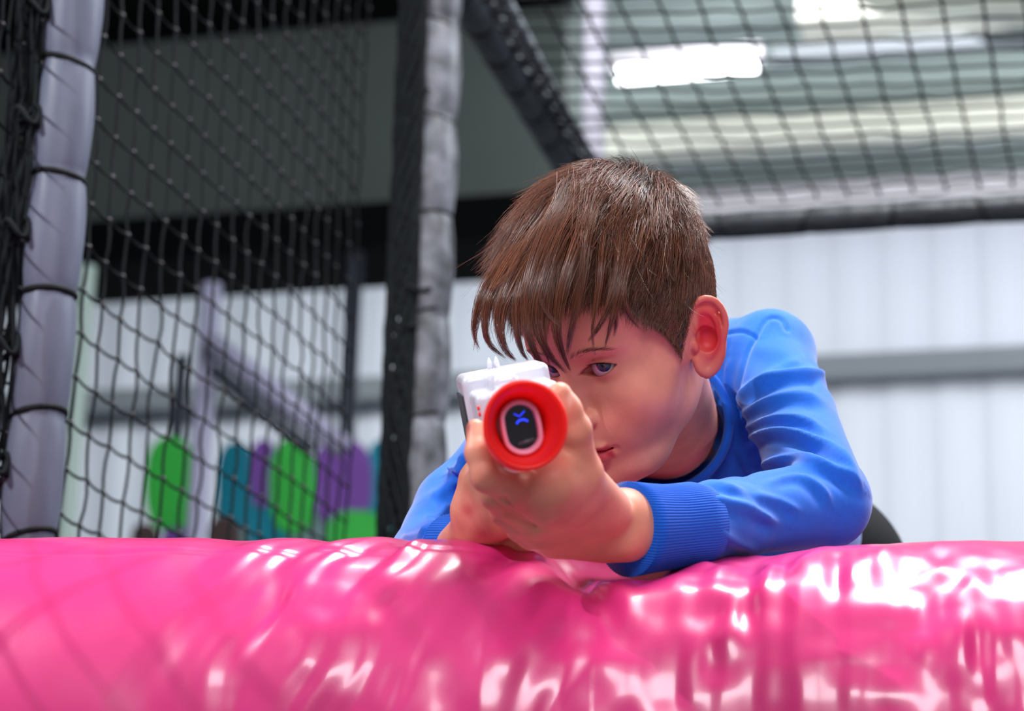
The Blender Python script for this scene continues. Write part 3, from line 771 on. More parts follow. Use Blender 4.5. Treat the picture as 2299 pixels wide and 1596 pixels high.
LOCKS = [  # px, py, depth of the middle line, hairs, spread
    ([(1330, 430, 1.745), (1262, 520, 1.705), (1215, 640, 1.680), (1205, 735, 1.675), (1236, 800, 1.685), (1272, 838, 1.70)], 150, .0050),
    ([(1290, 440, 1.745), (1235, 520, 1.705), (1190, 640, 1.680), (1182, 730, 1.675), (1205, 800, 1.685), (1240, 846, 1.70)], 140, .0050),
    ([(1340, 440, 1.740), (1300, 530, 1.700), (1262, 640, 1.682), (1250, 730, 1.680), (1262, 790, 1.69), (1281, 835, 1.70)], 120, .0045),
    ([(1280, 460, 1.765), (1205, 540, 1.718), (1142, 650, 1.690), (1122, 720, 1.685), (1132, 780, 1.69), (1160, 812, 1.70)], 150, .0050),
    ([(1262, 470, 1.775), (1180, 550, 1.730), (1112, 650, 1.700), (1090, 710, 1.695), (1097, 770, 1.70), (1140, 808, 1.71)], 120, .0045),
    ([(1250, 475, 1.780), (1160, 555, 1.740), (1092, 640, 1.712), (1070, 700, 1.705), (1064, 750, 1.71), (1078, 786, 1.715)], 60, .0035),
    ([(1260, 470, 1.745), (1200, 570, 1.705), (1165, 660, 1.682), (1160, 740, 1.68), (1172, 790, 1.69), (1188, 812, 1.695)], 90, .0035),
    ([(1370, 450, 1.740), (1352, 560, 1.700), (1345, 640, 1.690), (1336, 700, 1.688), (1330, 750, 1.69), (1337, 800, 1.70)], 34, .0022),
    ([(1390, 450, 1.740), (1390, 560, 1.705), (1380, 640, 1.694), (1360, 700, 1.69), (1340, 740, 1.695), (1318, 768, 1.70)], 60, .0034),
    ([(1410, 450, 1.742), (1402, 560, 1.708), (1390, 640, 1.694), (1378, 700, 1.69), (1368, 740, 1.695), (1357, 780, 1.70)], 70, .0030),
    ([(1425, 450, 1.745), (1410, 550, 1.710), (1396, 630, 1.695), (1384, 690, 1.69), (1382, 730, 1.695), (1378, 756, 1.70)], 60, .0030),
    ([(1440, 460, 1.745), (1422, 550, 1.710), (1402, 620, 1.697), (1400, 670, 1.69), (1414, 710, 1.695), (1440, 742, 1.705)], 70, .0030),
    ([(1330, 420, 1.745), (1310, 520, 1.702), (1302, 610, 1.690), (1292, 690, 1.685), (1280, 750, 1.69), (1272, 800, 1.70)], 90, .0045),
    ([(1290, 420, 1.750), (1258, 520, 1.705), (1235, 610, 1.684), (1228, 700, 1.676), (1222, 770, 1.68), (1236, 826, 1.69)], 100, .0042),
    ([(1240, 510, 1.760), (1150, 595, 1.725), (1098, 660, 1.705), (1074, 720, 1.70), (1062, 790, 1.71)], 24, .0028),
    ([(1240, 490, 1.77), (1140, 570, 1.735), (1084, 650, 1.712), (1062, 730, 1.708), (1075, 790, 1.71)], 26, .0030),
    ([(1260, 480, 1.74), (1215, 560, 1.70), (1205, 640, 1.68), (1225, 700, 1.672), (1262, 735, 1.672)], 16, .0026),
    ([(1250, 510, 1.745), (1180, 585, 1.705), (1120, 640, 1.69), (1088, 660, 1.70)], 22, .0040),
    ([(1210, 525, 1.75), (1198, 565, 1.72), (1170, 610, 1.70), (1140, 640, 1.70)], 30, .0060),
]
LK = np.concatenate([lock(p, n, s) for p, n, s in [(p_, int(n_ * 1.45), s_) for p_, n_, s_ in LOCKS]])
# flyaway hairs over the top
fi = rng.choice(len(R0), 420, replace=False); fa = GS2[fi].copy(); nrm = fa[:, -1] - np.array([0, -.014, .034]); nrm /= np.linalg.norm(nrm, axis=1)[:, None]
fa += nrm[:, None] * (T[None, :, None] ** 2) * rng.uniform(.001, .009, (420, 1, 1)) + rng.normal(size=(420, 1, 3)) * (T[None, :, None] ** 2) * .006
mi_ = rng.choice(np.nonzero((R0[:, 1] > .0) & (R0[:, 2] > .07))[0], 900); mess = GS2[mi_].copy()
side_ = rng.normal(size=(900, 1, 3)) * .012; side_[:, :, 2] *= .3
mess += side_ * (T[None, :, None] ** 1.5) + (mess[:, -1:] * 0 + np.array([0, .35, .55])) * (T[None, :, None] ** 1.2) * rng.uniform(.001, .007, (900, 1, 1))
allS = np.concatenate([GS2, LK, fa, mess])
rad = np.concatenate([rng.uniform(.00012, .00024, len(GS2)) * np.clip(hl / .03, .75, 1.1), rng.uniform(.00012, .00023, len(LK)), np.full(420, .00008), rng.uniform(.00009, .00015, 900)])
def strands_mesh(S, r, taper=.25):
    S = c2w(h2c(S.reshape(-1, 3))).reshape(S.shape); n, m_, _ = S.shape
    Tn = np.gradient(S, axis=1); Tn /= np.linalg.norm(Tn, axis=2)[..., None] + 1e-12
    ref = np.array([.31, -.9, .3]); A = np.cross(Tn, ref); A /= np.linalg.norm(A, axis=2)[..., None] + 1e-12; Bn = np.cross(Tn, A)
    rr = r[:, None] * (1 - (1 - taper) * np.linspace(0, 1, m_)[None] ** 2)
    V = np.stack([S + rr[..., None] * (math.cos(a) * A + math.sin(a) * Bn) for a in (0, 2.094, 4.189)], 2)   # n,m,3,3
    idx = np.arange(n * m_ * 3).reshape(n, m_, 3); f = []
    for k in range(3):
        f.append(np.stack([idx[:, :-1, k], idx[:, :-1, (k + 1) % 3], idx[:, 1:, (k + 1) % 3], idx[:, 1:, k]], -1).reshape(-1, 4))
    return V.reshape(-1, 3), np.concatenate(f)
c1, c2, c3 = np.array(lin(100, 53, 36)[:3]), np.array(lin(160, 94, 64)[:3]), np.array(lin(44, 25, 20)[:3])
def hair_cols(n, m_, seedpts=None):
    t = rng.random((n, 1)); b = rng.random((n, 1)) ** .9 * .75; c = c1 * (1 - t) + c2 * t; c = c * (1 - b) + c3 * b
    return np.repeat(c, m_ * 3, 0)
HSV, HSF = strands_mesh(allS[:, ::1], rad)
hcol = hair_cols(len(allS), allS.shape[1])
hair_m = mat('hair', attr='Col', rough=.27, spec=.9)
# under-layer that closes the gaps between strands
def cap_sdf(p):
    d = skull_sdf(p) - (.0012 + .0075 * np.clip((p[:, 2] - .06) / .04, 0, 1))
    return smax(d, -(hair_edge(p) - .006), .004)
CV, CQ = surf(cap_sdf, (-.095, -.125, -.06), (.095, .11, .145), .0028, newton=1)
def make_hair(parent):
    V = np.vstack([HSV, c2w(h2c(CV))]); Fc = np.vstack([HSF, CQ[:, ::-1] + len(HSV)])
    col = np.vstack([hcol, np.tile(c3 * .35, (len(CV), 1))])  # near-black cap: shade between the strands put into its colour
    return mesh_obj('hair', V, Fc, hair_m, parent, col=col)
# eyebrows
def brow(side):
    n = 70; t = rng.random(n)
    a = spline([(.0085, .088, .0125), (.018, .0875, .0160), (.030, .083, .0180), (.041, .072, .0160)], 12); a = a * [side, 1, 1]
    c = a[(t * (len(a) - 1)).astype(int)] + rng.normal(size=(n, 3)) * [.0006, .0004, .0008]
    d = np.stack([side * (.4 + .8 * t), -.35 * t, .75 - .95 * t], 1) + rng.normal(size=(n, 3)) * .12; d /= np.linalg.norm(d, axis=1)[:, None]
    s = np.linspace(0, 1, 4)[None, :, None]; P = c[:, None] + d[:, None] * s * .0065
    f = face_sdf(P.reshape(-1, 3)); g = grad(face_sdf, P.reshape(-1, 3).astype(np.float32), 5e-4); g /= np.linalg.norm(g, axis=1)[:, None]
    P = (P.reshape(-1, 3) - g * (f - .0004)[:, None]).reshape(n, 4, 3)
    return strands_mesh(P, np.full(n, .00010), .2)
def lashes(side):
    n = 46; t = np.linspace(-.92, .98, n); u = t * .0150
    P0 = np.stack([.0245 + u, np.full(n, .0), -.0012 + .10 * u + .0057 * (1 - t * t)], 1)
    P0[:, 1] = EYE[1] + np.sqrt(np.maximum(.0141 ** 2 - (P0[:, 0] - EYE[0]) ** 2 - (P0[:, 2] - EYE[2]) ** 2, 1e-6)); P0 = P0 * [side, 1, 1]
    d = np.stack([side * t * .5, np.full(n, .9), -.15 + 0 * t], 1); s = np.linspace(0, 1, 4)[None, :, None]
    P = P0[:, None] + d[:, None] * s * .0052 + np.array([0, 0, .0022]) * s ** 2
    return strands_mesh(P, np.full(n, .00016), .2)
def make_brow(side, parent):
    V, Fc = brow(side); return mesh_obj('eyebrow', V, Fc, hair_m, parent, col=np.tile(c1 * .8, (len(V), 1)))
def make_lashes(side, parent):
    V, Fc = lashes(side); return mesh_obj('eyelashes', V, Fc, hair_m, parent, col=np.tile(c3 * .4, (len(V), 1)))
# ================================================================ blaster (camera-frame design, rolled ten degrees)
muz = K(1180, 954, 1.42); rear = K(1122, 915, 1.66)
GA = (rear - muz) / np.linalg.norm(rear - muz)                          # towards the rear
_ro = math.radians(11); gx = np.array([math.cos(_ro), 0, math.sin(_ro)]); GX = gx - GA * (gx @ GA); GX /= np.linalg.norm(GX); GZ = np.cross(GX, GA)
if GZ[2] < 0: GZ = -GZ
GR = np.stack([GX, GA, GZ], 1)
def G(x, y, z): return muz + GX * x + GA * y + GZ * z
plastic = mat('white_plastic', lin(222, 220, 232), .28, coat=.3, sss=.15, sss_s=.003)
red_pl = mat('red_plastic', lin(255, 34, 28), .38, sss=.5, sss_r=(1, .25, .15), sss_s=.01, spec=.35)
dark_pl = mat('dark_plastic', lin(16, 12, 22), .25); rimp = mat('pink_sleeve', lin(244, 150, 180), .4, sss=.3); led = mat('blue_led', lin(10, 20, 200), .3, emit=((.02, .05, 1, 1), 2.2)); grey_pl = mat('grey_plastic', lin(64, 66, 72), .4)
def lathe_oval(name, prof, material, parent, n=64):
    """prof: (y along axis, half width, half height, squareness 0 round 1 stadium)"""
    V = []
    for (y, w, h) in prof:
        for i in range(n):
            t = 2 * math.pi * i / n; c, s = math.cos(t), math.sin(t)
            if h > w: x = w * c; z = w * s + (h - w) * max(-1, min(1, s * 2.2))
            else: x = w * c; z = h * s
            V.append(G(x, y, z))
    k = len(prof); f = [(j * n + i, j * n + (i + 1) % n, (j + 1) * n + (i + 1) % n, (j + 1) * n + i) for j in range(k - 1) for i in range(n)]
    return mesh_obj(name, c2w(np.array(V)), f, material, parent)
def sdf_part(name, f, lo, hi, h, material, parent, newton=1):
    V, Q = surf(f, lo, hi, h, newton=newton); V = c2w(V @ GR.T + muz)
    return mesh_obj(name, V, Q, material, parent)
def make_blaster():
    e = empty('toy_blaster', c2w(G(0, .12, 0)), 'white toy blaster with a red flared muzzle held in his hands', 'toy')
    R0_ = .0250; R1_ = .0268
    prof = [(.062, .0150, .0160), (.050, .0185, .0195), (.036, .0210, .0220), (.022, .0226, .0240), (.010, .0240, .0254), (.003, .0248, .0264), (.0006, R0_, R1_), (-.0008, R0_ - .0004, R1_ - .0004), (-.0016, R0_ - .0014, R1_ - .0014), (-.0010, R0_ - .0026, R1_ - .0026),
            (.003, .0208, .0226), (.008, .0190, .0208), (.014, .0170, .0190), (.020, .0152, .0176), (.027, .0138, .0168), (.034, .0126, .0160)]
    V = []; n_ = 72
    for k, (y, w, h) in enumerate(prof):
        oz = -.0048 * min(1, y / .020) if k < 6 else (-.0016 * min(1, max(y, 0) / .02) if k > 9 else 0); ox = -.0018 * min(1, max(y, 0) / .02)
        for i in range(n_):
            t = 2 * math.pi * i / n_; V.append(G(ox + w * math.cos(t), y, oz + h * math.sin(t)))
    mesh_obj('muzzle_flare', c2w(np.array(V)), [(j * n_ + i, j * n_ + (i + 1) % n_, (j + 1) * n_ + (i + 1) % n_, (j + 1) * n_ + i) for j in range(len(prof) - 1) for i in range(n_)], red_pl, e)
    # pink sleeve: a stadium-shaped lip sitting low in the flare
    def oval(name, prof, material, zc, n=56):
        V = []
        for (y, w, h) in prof:
            for i in range(n):
                t = 2 * math.pi * i / n; c, s = math.cos(t), math.sin(t); V.append(G(w * c - .0014, y, zc + w * s + (h - w) * max(-1, min(1, s * 3))))
        k = len(prof); f = [(j * n + i, j * n + (i + 1) % n, (j + 1) * n + (i + 1) % n, (j + 1) * n + i) for j in range(k - 1) for i in range(n)]
        return mesh_obj(name, c2w(np.array(V)), f, material, e)
    oval('inner_sleeve', [(.034, .0124, .0170), (.020, .0124, .0172), (.0165, .0118, .0164), (.0158, .0108, .0154), (.0168, .0096, .0140), (.024, .0091, .0134), (.040, .0090, .0132)], rimp, -.0022)
    lens = oval('lens', [(.026, .0096, .0140), (.026, .0001, .0050)], dark_pl, -.0010)
    for nm, P, r in (('led_mark', [(-.0040, .0062), (-.0010, .0042), (.0026, .0068)], .00030), ('led_mark', [(-.0036, .0002), (-.0018, .0018), (.0012, .0020), (.0034, .0004)], .00055)):
        m = MB(); m.tube([c2w(G(x, .0252, z)) for x, z in P], r, 6); m.build(nm, led, lens)
    m = MB(); m.tube([c2w(G(-.0050, .0235, -.0118)), c2w(G(.0052, .0235, -.0108))], .0014, 6); m.build('emitter', grey_pl, lens)
    # barrel and body
    sdf_part('barrel', lambda p: smax(np.sqrt(p[:, 0] ** 2 + (p[:, 2]) ** 2) - .0158, np.abs(p[:, 1] - .075) - .045, .002), (-.02, .02, -.02), (.02, .13, .02), .0012, plastic, e)
    def body(p):
        d = rbox(p, (.0040, .125, -.0048), (.0268, .037, .0232), .0045)                    # front block
        d = np.minimum(d, rbox(p, (.0030, .200, .0015), (.0290, .042, .0268), .0050))       # rear block
        r = rbox(p, (-.0010, .145, .0190), (.0082, .050, .0085), .0045); d = smin(d, r, .003)         # sight hump
        d = smin(d, rbox(p, (-.0005, .098, .0110), (.0115, .018, .0085), .0070), .004)
        return d
    sdf_part('body', body, (-.04, .06, -.035), (.04, .26, .05), .0013, plastic, e)
    for x in (-.0035, .0012):
        m = MB(); m.tube([c2w(G(x, .196, .029)), c2w(G(x, .196, .0335)), c2w(G(x + .0002, .197, .0365))], [.0021, .0016, .0003], 8); m.build('sight_fin', plastic, e)
    m = MB(); m.box(c2w(G(-.0262, .20, -.004)), (.0012, .036, .020), CW @ GR); m.build('side_plate', grey_pl, e, False)
    for z in (.0105, .0065):
        m = MB(); m.tube([c2w(G(-.0222 , .087, z)), c2w(G(-.0205, .087, z))], .0014, 8); m.build('side_light', red_pl, e)
    def grip(p):
        d = cone(p, (-.001, .196, -.02), (.001, .214, -.060), .0140, .0135)
        return smin(d, rbox(p, (0, .150, -.026), (.012, .045, .006), .004), .006)
    sdf_part('grip', grip, (-.03, .08, -.115), (.03, .26, -.005), .0018, plastic, e)
    sdf_part('stock', lambda p: smin(rbox(p, (0, .262, .0), (.016, .04, .016), .006), rbox(p, (0, .30, -.01), (.014, .010, .030), .006), .01), (-.03, .21, -.05), (.03, .33, .04), .002, plastic, e)
    return e
# ================================================================ hands and arms (camera frame)
LS, EL, WR = K(1728, 798, 1.97), K(1850, 1128, 1.755), K(1408, 1180, 1.605)
RS, ER_, WR2 = K(1165, 1035, 1.90), K(964, 1270, 1.80), K(1030, 1222, 1.665)
def hand_L(p):
    p = p.astype(np.float32)
    w0 = K(1470, 1182, 1.625); wr = K(1392, 1180, 1.600)
    mi, mm, mr, mp = K(1222, 1130, 1.508), K(1200, 1165, 1.532), K(1212, 1192, 1.556), K(1240, 1215, 1.578)
    d = cone(p, w0, wr, .0235, .0215)
    d = smin(d, cone(p, K(1400, 1190, 1.60), K(1400, 1165, 1.60), .0200, .0200), .008)
    cm = [K(1350, 1150, 1.578), K(1335, 1172, 1.588), K(1338, 1195, 1.595), K(1345, 1212, 1.60)]
    for a, b, ra, rb in ((cm[0], mi, .0150, .0128), (cm[1], mm, .0150, .0130), (cm[2], mr, .0145, .0125), (cm[3], mp, .0130, .0110)):
        d = smin(d, cone(p, a, b, ra, rb), .010)
    # thumb
    t0, t1, t2, t3 = K(1362, 1140, 1.570), K(1302, 1062, 1.520), K(1292, 965, 1.500), K(1257, 884, 1.492)
    th = chain(p, [t0, t1, t2, K(1272, 918, 1.495), t3], [.0150, .0122, .0098, .0088, .0072], .004)
    th = smin(th, cone(p, K(1262, 1096, 1.520), t1, .0120, .0105), .012)
    d = smin(d, th, .009)
    # knuckled fingers curling up the far side of the body
    f1 = chain(p, [mi, K(1150, 1102, 1.488), K(1092, 1070, 1.476), K(1072, 1015, 1.478), K(1068, 962, 1.486)], [.0122, .0098, .0092, .0074, .0058], .004)
    f2 = chain(p, [mm, K(1134, 1130, 1.512), K(1110, 1110, 1.502), K(1094, 1048, 1.502), K(1090, 985, 1.508)], [.0122, .0096, .0090, .0080, .0066], .004)
    f3 = chain(p, [mr, K(1158, 1168, 1.536), K(1132, 1148, 1.530), K(1108, 1086, 1.530), K(1104, 1020, 1.535)], [.0118, .0092, .0088, .0078, .0064], .004)
    f4 = chain(p, [mp, K(1192, 1202, 1.560), K(1166, 1186, 1.556), K(1122, 1125, 1.556), K(1118, 1080, 1.56)], [.0108, .0086, .0080, .0070, .0060], .004)
    fg = np.minimum(np.minimum(f1, f2), np.minimum(f3, f4))
    dd = smin(d, f1, .006)
    for f in (f2, f3, f4): dd = smin(dd, f, .0012)
    for a, b in ((K(1128, 1118, 1.480), K(1200, 1150, 1.498)), (K(1140, 1152, 1.505), K(1205, 1180, 1.522))):
        dd = smax(dd, -cone(p, a, b, .0004, -.0010), .007)
    # hollow of the palm under the barrel, creases
    dd = smin(dd, cone(p, K(1244, 1070, 1.504), K(1205, 1094, 1.498), .0130, .0105), .012)
    dd = smin(dd, cone(p, K(1240, 1085, 1.50), K(1290, 1110, 1.53), .0150, .0150), .010)
    cr = np.abs(chain(p, [K(1262, 1076, 1.490), K(1318, 1110, 1.520), K(1352, 1132, 1.535)], [.0, .0, .0], 0)) - .0012
    return dd
def hand_R(p):
    p = p.astype(np.float32)
    d = cone(p, K(1008, 1262, 1.70), K(1062, 1195, 1.658), .0185, .0165)
    k = [K(1082, 1085, 1.618), K(1098, 1112, 1.612), K(1110, 1142, 1.612), K(1122, 1170, 1.615)]
    b = [K(1064, 1165, 1.648), K(1072, 1180, 1.648), K(1080, 1195, 1.650), K(1088, 1208, 1.652)]
    for a, c, r in zip(b, k, (.0118, .0115, .0112, .0108)): d = smin(d, cone(p, a, c, r + .001, r), .008)
    for i, (c, r) in enumerate(zip(k, (.0096, .0095, .009, .0084))):
        q = c + np.array([.030, .010 - .0 * i, -.002 * i]); q2 = q + np.array([.004, .028, 0]); q3 = q2 + np.array([-.022, .006, 0])
        d = smin(d, chain(p, [c, q, q2, q3], [r + .001, r, r * .9, r * .75], .004), .004)
    t = chain(p, [K(1055, 1140, 1.645), K(1068, 1075, 1.640), K(1084, 1030, 1.640)], [.0130, .0105, .008], .005)
    d = smin(d, cone(p, K(1080, 1218, 1.655), K(1176, 1222, 1.640), .0120, .0095), .008)
    return smin(d, t, .008)
NAIL = np.array(lin(244, 196, 186)[:3])
def hand_color(V, left):
    x, y = in_px(V); c = np.tile(SKIN, (len(V), 1)); g = lambda cx, cy, r, d=None: np.exp(-((x - cx) ** 2 + (y - cy) ** 2) / r ** 2)
    if left:
        for cx, cy, r, a in ((1275, 925, 26, .35), (1190, 1060, 60, .35), (1245, 1040, 34, .55), (1080, 1070, 26, .30), (1160, 1120, 40, .25), (1100, 1170, 40, .45), (1240, 1180, 90, .12), (1175, 1140, 30, .3)): c = blend(c, RED, a * g(cx, cy, r))
        c = blend(c, np.array(lin(170, 40, 50)[:3]), .7 * np.exp(-(((x - 1052) / 7) ** 2 + ((y - 958) / 14) ** 2)) * (V[:, 1] < 1.50))
        c = blend(c, NAIL, .6 * np.exp(-(((x - 1279) / 6) ** 2 + ((y - 898) / 14) ** 2)))
    else:
        for cx, cy, r, a in ((1050, 1145, 15, .75), (1078, 1192, 20, .55), (1095, 1205, 24, .4), (1030, 1180, 30, .15)): c = blend(c, RED * .9, a * g(cx, cy, r))
    return c
for fn, lo, hi, lf in ((hand_L, K(1040, 1290, 1.62) * [1.35, 1, 1.0] + [-.01, -.17, -.03], K(1500, 840, 1.45) + [.012, .215, .01], True), (hand_R, K(960, 1300, 1.66) + [-.035, -.08, -.03], K(1200, 1000, 1.62) + [.03, .11, .02], False)):
    v_, q_ = surf(fn, lo, hi, .00125, newton=2)
    body_parts.append((c2w(v_), q_, hand_color(v_, lf)))
# the rest of the body, slimmer than the clothes that cover it
def inner_body(p):
    p = p.astype(np.float32)
    d = cone(p, h2c(np.array([NECK_A]))[0], h2c(np.array([NECK_B]))[0], .036, .042)
    sh = K(1560, 900, 2.04)
    d = smin(d, chain(p, [LS, sh, RS], [.030, .045, .036], .01), .02)
    d = smin(d, chain(p, [LS, EL, K(1470, 1182, 1.625)], [.026, .019, .019], .006), .01)
    d = smin(d, chain(p, [RS, ER_, K(1008, 1262, 1.70)], [.029, .024, .018], .006), .01)
    d = smin(d, chain(p, [sh, K(1640, 1010, 2.08), HIPC], [.065, .080, .075], .02), .02)
    for s in (-1, 1):
        d = smin(d, chain(p, [HIPC + CW.T @ np.array([.045 * s, 0, -.01]), KNEE[s], ANK[s], TOE[s]], [.060, .042, .030, .026], .01), .02)
    return d
HIPC = K(1765, 1240, 2.32)
_hw = c2w(HIPC)
KNEE = {s: w2c(np.array([_hw[0] + .07 * s, _hw[1] - .03, .36])) for s in (-1, 1)}
ANK = {s: w2c(np.array([_hw[0] + .09 * s, _hw[1] + .06, .075])) for s in (-1, 1)}
TOE = {s: w2c(np.array([_hw[0] + .10 * s, _hw[1] - .06, .035])) for s in (-1, 1)}
v_, q_ = surf(inner_body, (-.16, 1.55, -.95), (.52, 2.62, .10), .009, newton=1)
v_ = c2w(v_); ok_ = v_[:, 2] > .004
body_parts.append((v_, q_, np.tile(SKIN, (len(v_), 1))))
# ================================================================ sweatshirt
def shirt(p):
    p = p.astype(np.float32)
    nb = K(1560, 890, 2.05)
    d = chain(p, [LS, nb, RS], [.036, .056, .042], .01)
    d = smin(d, cone(p, K(1640, 965, 2.03), K(1735, 1190, 2.22), .083, .080), .03)
    d = smin(d, cone(p, K(1430, 1110, 2.00), K(1640, 1260, 2.20), .070, .085), .03)
    d = smin(d, cone(p, K(1560, 890, 2.06), K(1600, 1000, 2.06), .060, .080), .02)
    la = chain(p, [LS, K(1780, 940, 1.885), EL], [.0355, .0335, .0325], .006)
    la = smin(la, chain(p, [EL, K(1655, 1162, 1.690), K(1560, 1178, 1.650)], [.0325, .0272, .0275], .006), .008)
    d = smin(d, la, .012)
    ra = chain(p, [RS, K(1020, 1140, 1.86), ER_], [.038, .030, .030], .006)
    ra = smin(ra, chain(p, [ER_, K(1000, 1256, 1.705)], [.032, .026], .006), .008)
    d = smin(d, ra, .02)
    d = smin(d, cone(p, K(1050, 1034, 1.80), K(1058, 1066, 1.83), .008, .014), .02)
    # neck opening
    na, nb_ = h2c(np.array([NECK_A]))[0], h2c(np.array([NECK_B]))[0]; ex = nb_ + (nb_ - na) * .12
    d = smax(d, -cone(p, na - (nb_ - na) * .3, ex, .056, .050), .004)
    # arm holes of the wrist cuff and the inside of the right sleeve
    d = smax(d, -cone(p, K(1032, 1240, 1.690), K(1056, 1205, 1.66), .0205, .023), .002)
    return d
SV, SQ = surf(shirt, (-.12, 1.58, -.27), (.37, 2.36, .07), .0021, newton=2)
SN = vnorm(SV, SQ)
FOLDS = [  # pixel polyline, height (m), width (px), depth window
    ([(1658, 912), (1684, 878), (1734, 850), (1788, 838), (1833, 842), (1850, 856)], .0050, 9), ([(1659, 948), (1689, 918), (1746, 896), (1804, 891), (1856, 908)], .0034, 9),
    ([(1660, 976), (1697, 951), (1746, 938), (1804, 943), (1858, 970)], .0030, 8), ([(1660, 1000), (1697, 978), (1746, 971), (1796, 979), (1850, 1003), (1891, 1032), (1928, 1077)], .0052, 10),
    ([(1689, 1059), (1738, 1038), (1796, 1029), (1854, 1041), (1899, 1066), (1937, 1100)], .0046, 10), ([(1720, 1078), (1790, 1062), (1840, 1090), (1866, 1130)], .0022, 9),
    ([(1498, 1086), (1556, 1080), (1614, 1091), (1672, 1111)], .0026, 8), ([(1585, 1108), (1643, 1130), (1693, 1148), (1750, 1176)], .0030, 11), ([(1600, 1180), (1650, 1215), (1700, 1240)], .0018, 12),
    ([(1690, 1110), (1745, 1122), (1800, 1150)], .0016, 10), ([(1660, 1010), (1672, 1040), (1690, 1060)], .0030, 8), ([(1700, 1000), (1750, 1000), (1820, 1020)], .0016, 8),
    ([(1700, 860), (1760, 820), (1800, 810)], .0012, 10), ([(1690, 780), (1735, 790), (1780, 800)], .0008, 16), ([(1610, 860), (1618, 950), (1612, 1040)], .0040, 14), ([(1640, 800), (1636, 880), (1646, 960)], .0026, 12),
    ([(950, 1175), (985, 1165), (1010, 1130)], .003, 10), ([(900, 1210), (950, 1190), (985, 1185)], .003, 9), ([(1010, 1060), (1030, 1050), (1052, 1060)], .004, 8), ([(965, 1120), (1000, 1100), (1025, 1075)], .002, 12)]
SEAMS = [([(1768, 738), (1755, 716), (1734, 710), (1716, 722), (1697, 757), (1676, 800), (1661, 867), (1652, 915), (1655, 960)], 4.5, .0022), ([(1632, 748), (1652, 744), (1672, 745), (1697, 757)], 3.5, .0016)]
x_, y_ = in_px(SV); facing = np.clip(-(SN * (SV / np.linalg.norm(SV, axis=1)[:, None])).sum(1) * 3 + .4, 0, 1)
disp = np.zeros(len(SV))
for pts, hgt, wd_ in FOLDS:
    d_, par, sd = poly_dist(x_, y_, spline(pts, 5)); env = np.clip(np.minimum(par, 1 - par) * 5 + .15, 0, 1); s_ = d_ * sd
    disp += 1.35 * hgt * env * (np.exp(-(s_ / wd_) ** 2) - .65 * np.exp(-((s_ - 2.0 * wd_) / (1.5 * wd_)) ** 2))
for pts, wd_, hgt in SEAMS:
    d_, par, sd = poly_dist(x_, y_, spline(pts, 5)); s_ = d_ * sd; disp += -hgt * np.exp(-(s_ / wd_) ** 2) + .25 * hgt * np.exp(-((s_ + 2.4 * wd_) / (1.6 * wd_)) ** 2)
disp *= facing
disp += .0010 * n1(SV[:, 0] * 28 + SV[:, 1] * 10, SV[:, 2] * 28 + SV[:, 1] * 15)
SV = SV + SN * disp[:, None]
shirt_m = mat('blue_sweat_fabric', lin(30, 108, 216), .82, noise=(300, .06), bump=(2600, .35, .0005), sheen=.35, spec=.2)
rib_m = mat('blue_rib_fabric', lin(24, 94, 206), .85, bump=(2600, .3, .0005), sheen=.3, spec=.2)
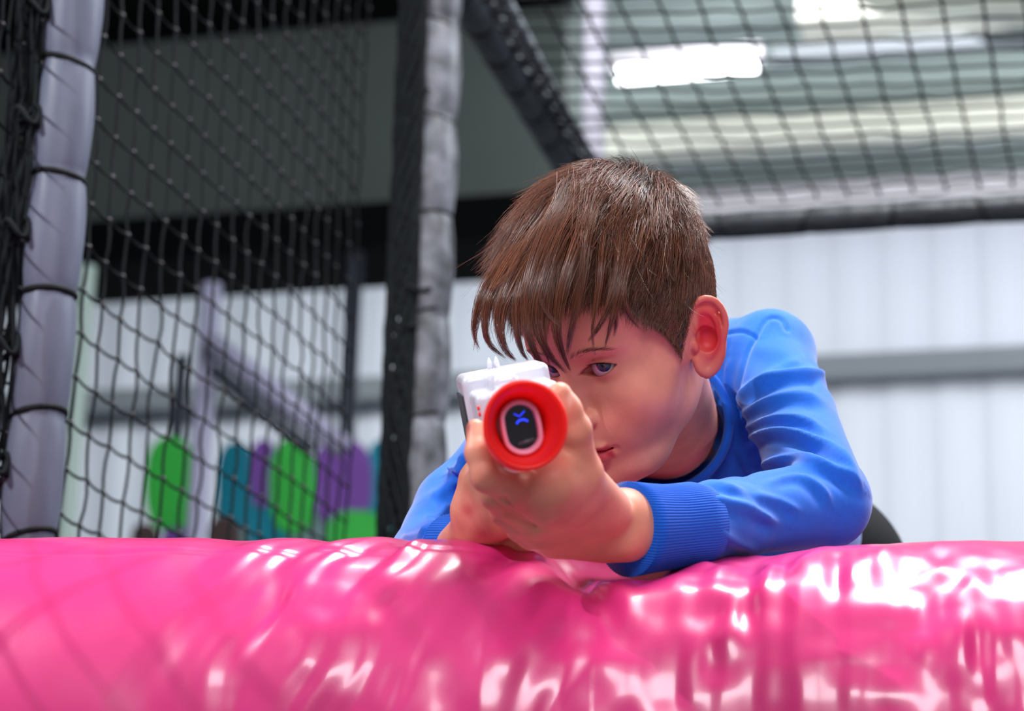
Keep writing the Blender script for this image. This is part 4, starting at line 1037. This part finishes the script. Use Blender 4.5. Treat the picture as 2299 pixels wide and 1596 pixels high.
def make_shirt(parent):
    sh = mesh_obj('sweatshirt', c2w(SV), SQ, shirt_m, parent)
    # ribbed cuff of the left sleeve
    def cuff(axis, rad, ribs, name, nphi=720, squash=1.0):
        A = np.array(axis); Tn = np.gradient(A, axis=0); V = []; n = len(A)
        up = np.array([0, 0, 1.0])
        for k in range(n):
            t = Tn[k] / np.linalg.norm(Tn[k]); b = np.cross(t, up); b /= np.linalg.norm(b); c = np.cross(b, t)
            ph = np.linspace(0, 2 * math.pi, nphi, endpoint=False); r = rad[k] + .00032 * np.cos(ph * ribs) * (1 if 0 < k < n - 1 else 0)
            V.append(A[k] + (np.cos(ph) * r)[:, None] * b + (np.sin(ph) * r * squash)[:, None] * c)
        V = np.concatenate(V); i = np.arange(nphi); f = np.concatenate([np.stack([k * nphi + i, k * nphi + (i + 1) % nphi, (k + 1) * nphi + (i + 1) % nphi, (k + 1) * nphi + i], 1) for k in range(n - 1)])
        return mesh_obj(name, c2w(V), f, rib_m, sh)
    c0, c1_, c2_ = K(1578, 1176, 1.653), K(1490, 1184, 1.630), K(1408, 1188, 1.607)
    ax_ = [c0, c0 * .7 + c1_ * .3, c0 * .3 + c1_ * .7, c1_, c1_ * .6 + c2_ * .4, c1_ * .3 + c2_ * .7, c2_, c2_ + (c1_ - c2_) * .01, c1_ * .12 + c2_ * .88, c1_ * .5 + c2_ * .5]
    cuff(ax_, [.0262, .0280, .0276, .0278, .0286, .0296, .0304, .0294, .0285, .0255], 92, 'cuff', squash=1.04)
    d0, d1 = K(1008, 1256, 1.700), K(1030, 1224, 1.680)
    cuff([d0, (d0 + d1) / 2, d1, d1 + (d0 - d1) * .05, (d0 + d1) / 2], [.0230, .0238, .0244, .0233, .0210], 70, 'cuff', 420)
    # collar band round the neck opening
    na, nb_ = h2c(np.array([NECK_A]))[0], h2c(np.array([NECK_B]))[0]; t = (nb_ - na) / np.linalg.norm(nb_ - na)
    b = np.cross(t, [0, 0, 1.0]); b /= np.linalg.norm(b); c = np.cross(b, t); cen = nb_ + t * .000
    P = []
    for a in np.linspace(0, 2 * math.pi, 49):
        P.append(cen + (b * math.cos(a) + c * math.sin(a)) * .053 - t * (.012 + .012 * math.sin(a)))
    m = MB(); m.tube([c2w(x) for x in P], .0038, 10, False); m.build('collar', rib_m, sh)
    return sh
# ================================================================ trousers and shoes, hidden behind the wall but for the hip
def trousers(p):
    p = p.astype(np.float32)
    d = ell(p, K(1790, 1256, 2.36), (.080, .088, .080))
    d = smin(d, cone(p, K(1740, 1215, 2.26), K(1780, 1250, 2.34), .078, .078), .02)
    for s in (-1, 1): d = smin(d, chain(p, [HIPC + CW.T @ np.array([.045 * s, 0, -.02]), KNEE[s], ANK[s]], [.072, .055, .046], .01), .03)
    return d
TVv, TQv = surf(trousers, (.02, 2.05, -1.0), (.52, 2.75, -.04), .0045, newton=1)
def make_trousers(parent):
    o = mesh_obj('trousers', c2w(TVv), TQv, mat('dark_trousers', lin(7, 8, 14), .8, spec=.2, bump=(600, .3, .001)), parent)
    for s in (-1, 1):
        a, b = c2w(ANK[s]), c2w(TOE[s])
        f = lambda p: smax(smin(smin(cone(p, a - [0, 0, .03], b, .036, .030), cone(p, a, a - [0, 0, .03], .034, .036), .02), ell(p, (b + a) / 2 * [1, 1, 0] + [0, 0, .012], (.040, .105, .016)), .008), -p[:, 2] + .001, .002)
        v, q = surf(f, np.minimum(a, b) - [.07, .09, .09], np.maximum(a, b) + [.07, .09, .03], .0045, newton=1)
        mesh_obj('shoe', v, q, mat('shoe_dark', lin(30, 32, 38), .5), parent)
    return o
boy = empty('person', (c2w(HIPC)[0], c2w(HIPC)[1], 0), 'boy in a blue sweatshirt leaning on the pink wall and aiming a toy blaster', 'person')
_V, _Q, _C, _o = [], [], [], 0
for v, q, c in body_parts: _V.append(v); _Q.append(q + _o); _C.append(c); _o += len(v)
mesh_obj('body', np.vstack(_V), np.vstack(_Q), skin, boy, col=np.vstack(_C))
for s_ in (1, -1): make_eye(s_, boy); make_brow(s_, boy); make_lashes(s_, boy)
make_hair(boy)
make_shirt(boy); make_trousers(boy)
make_blaster()
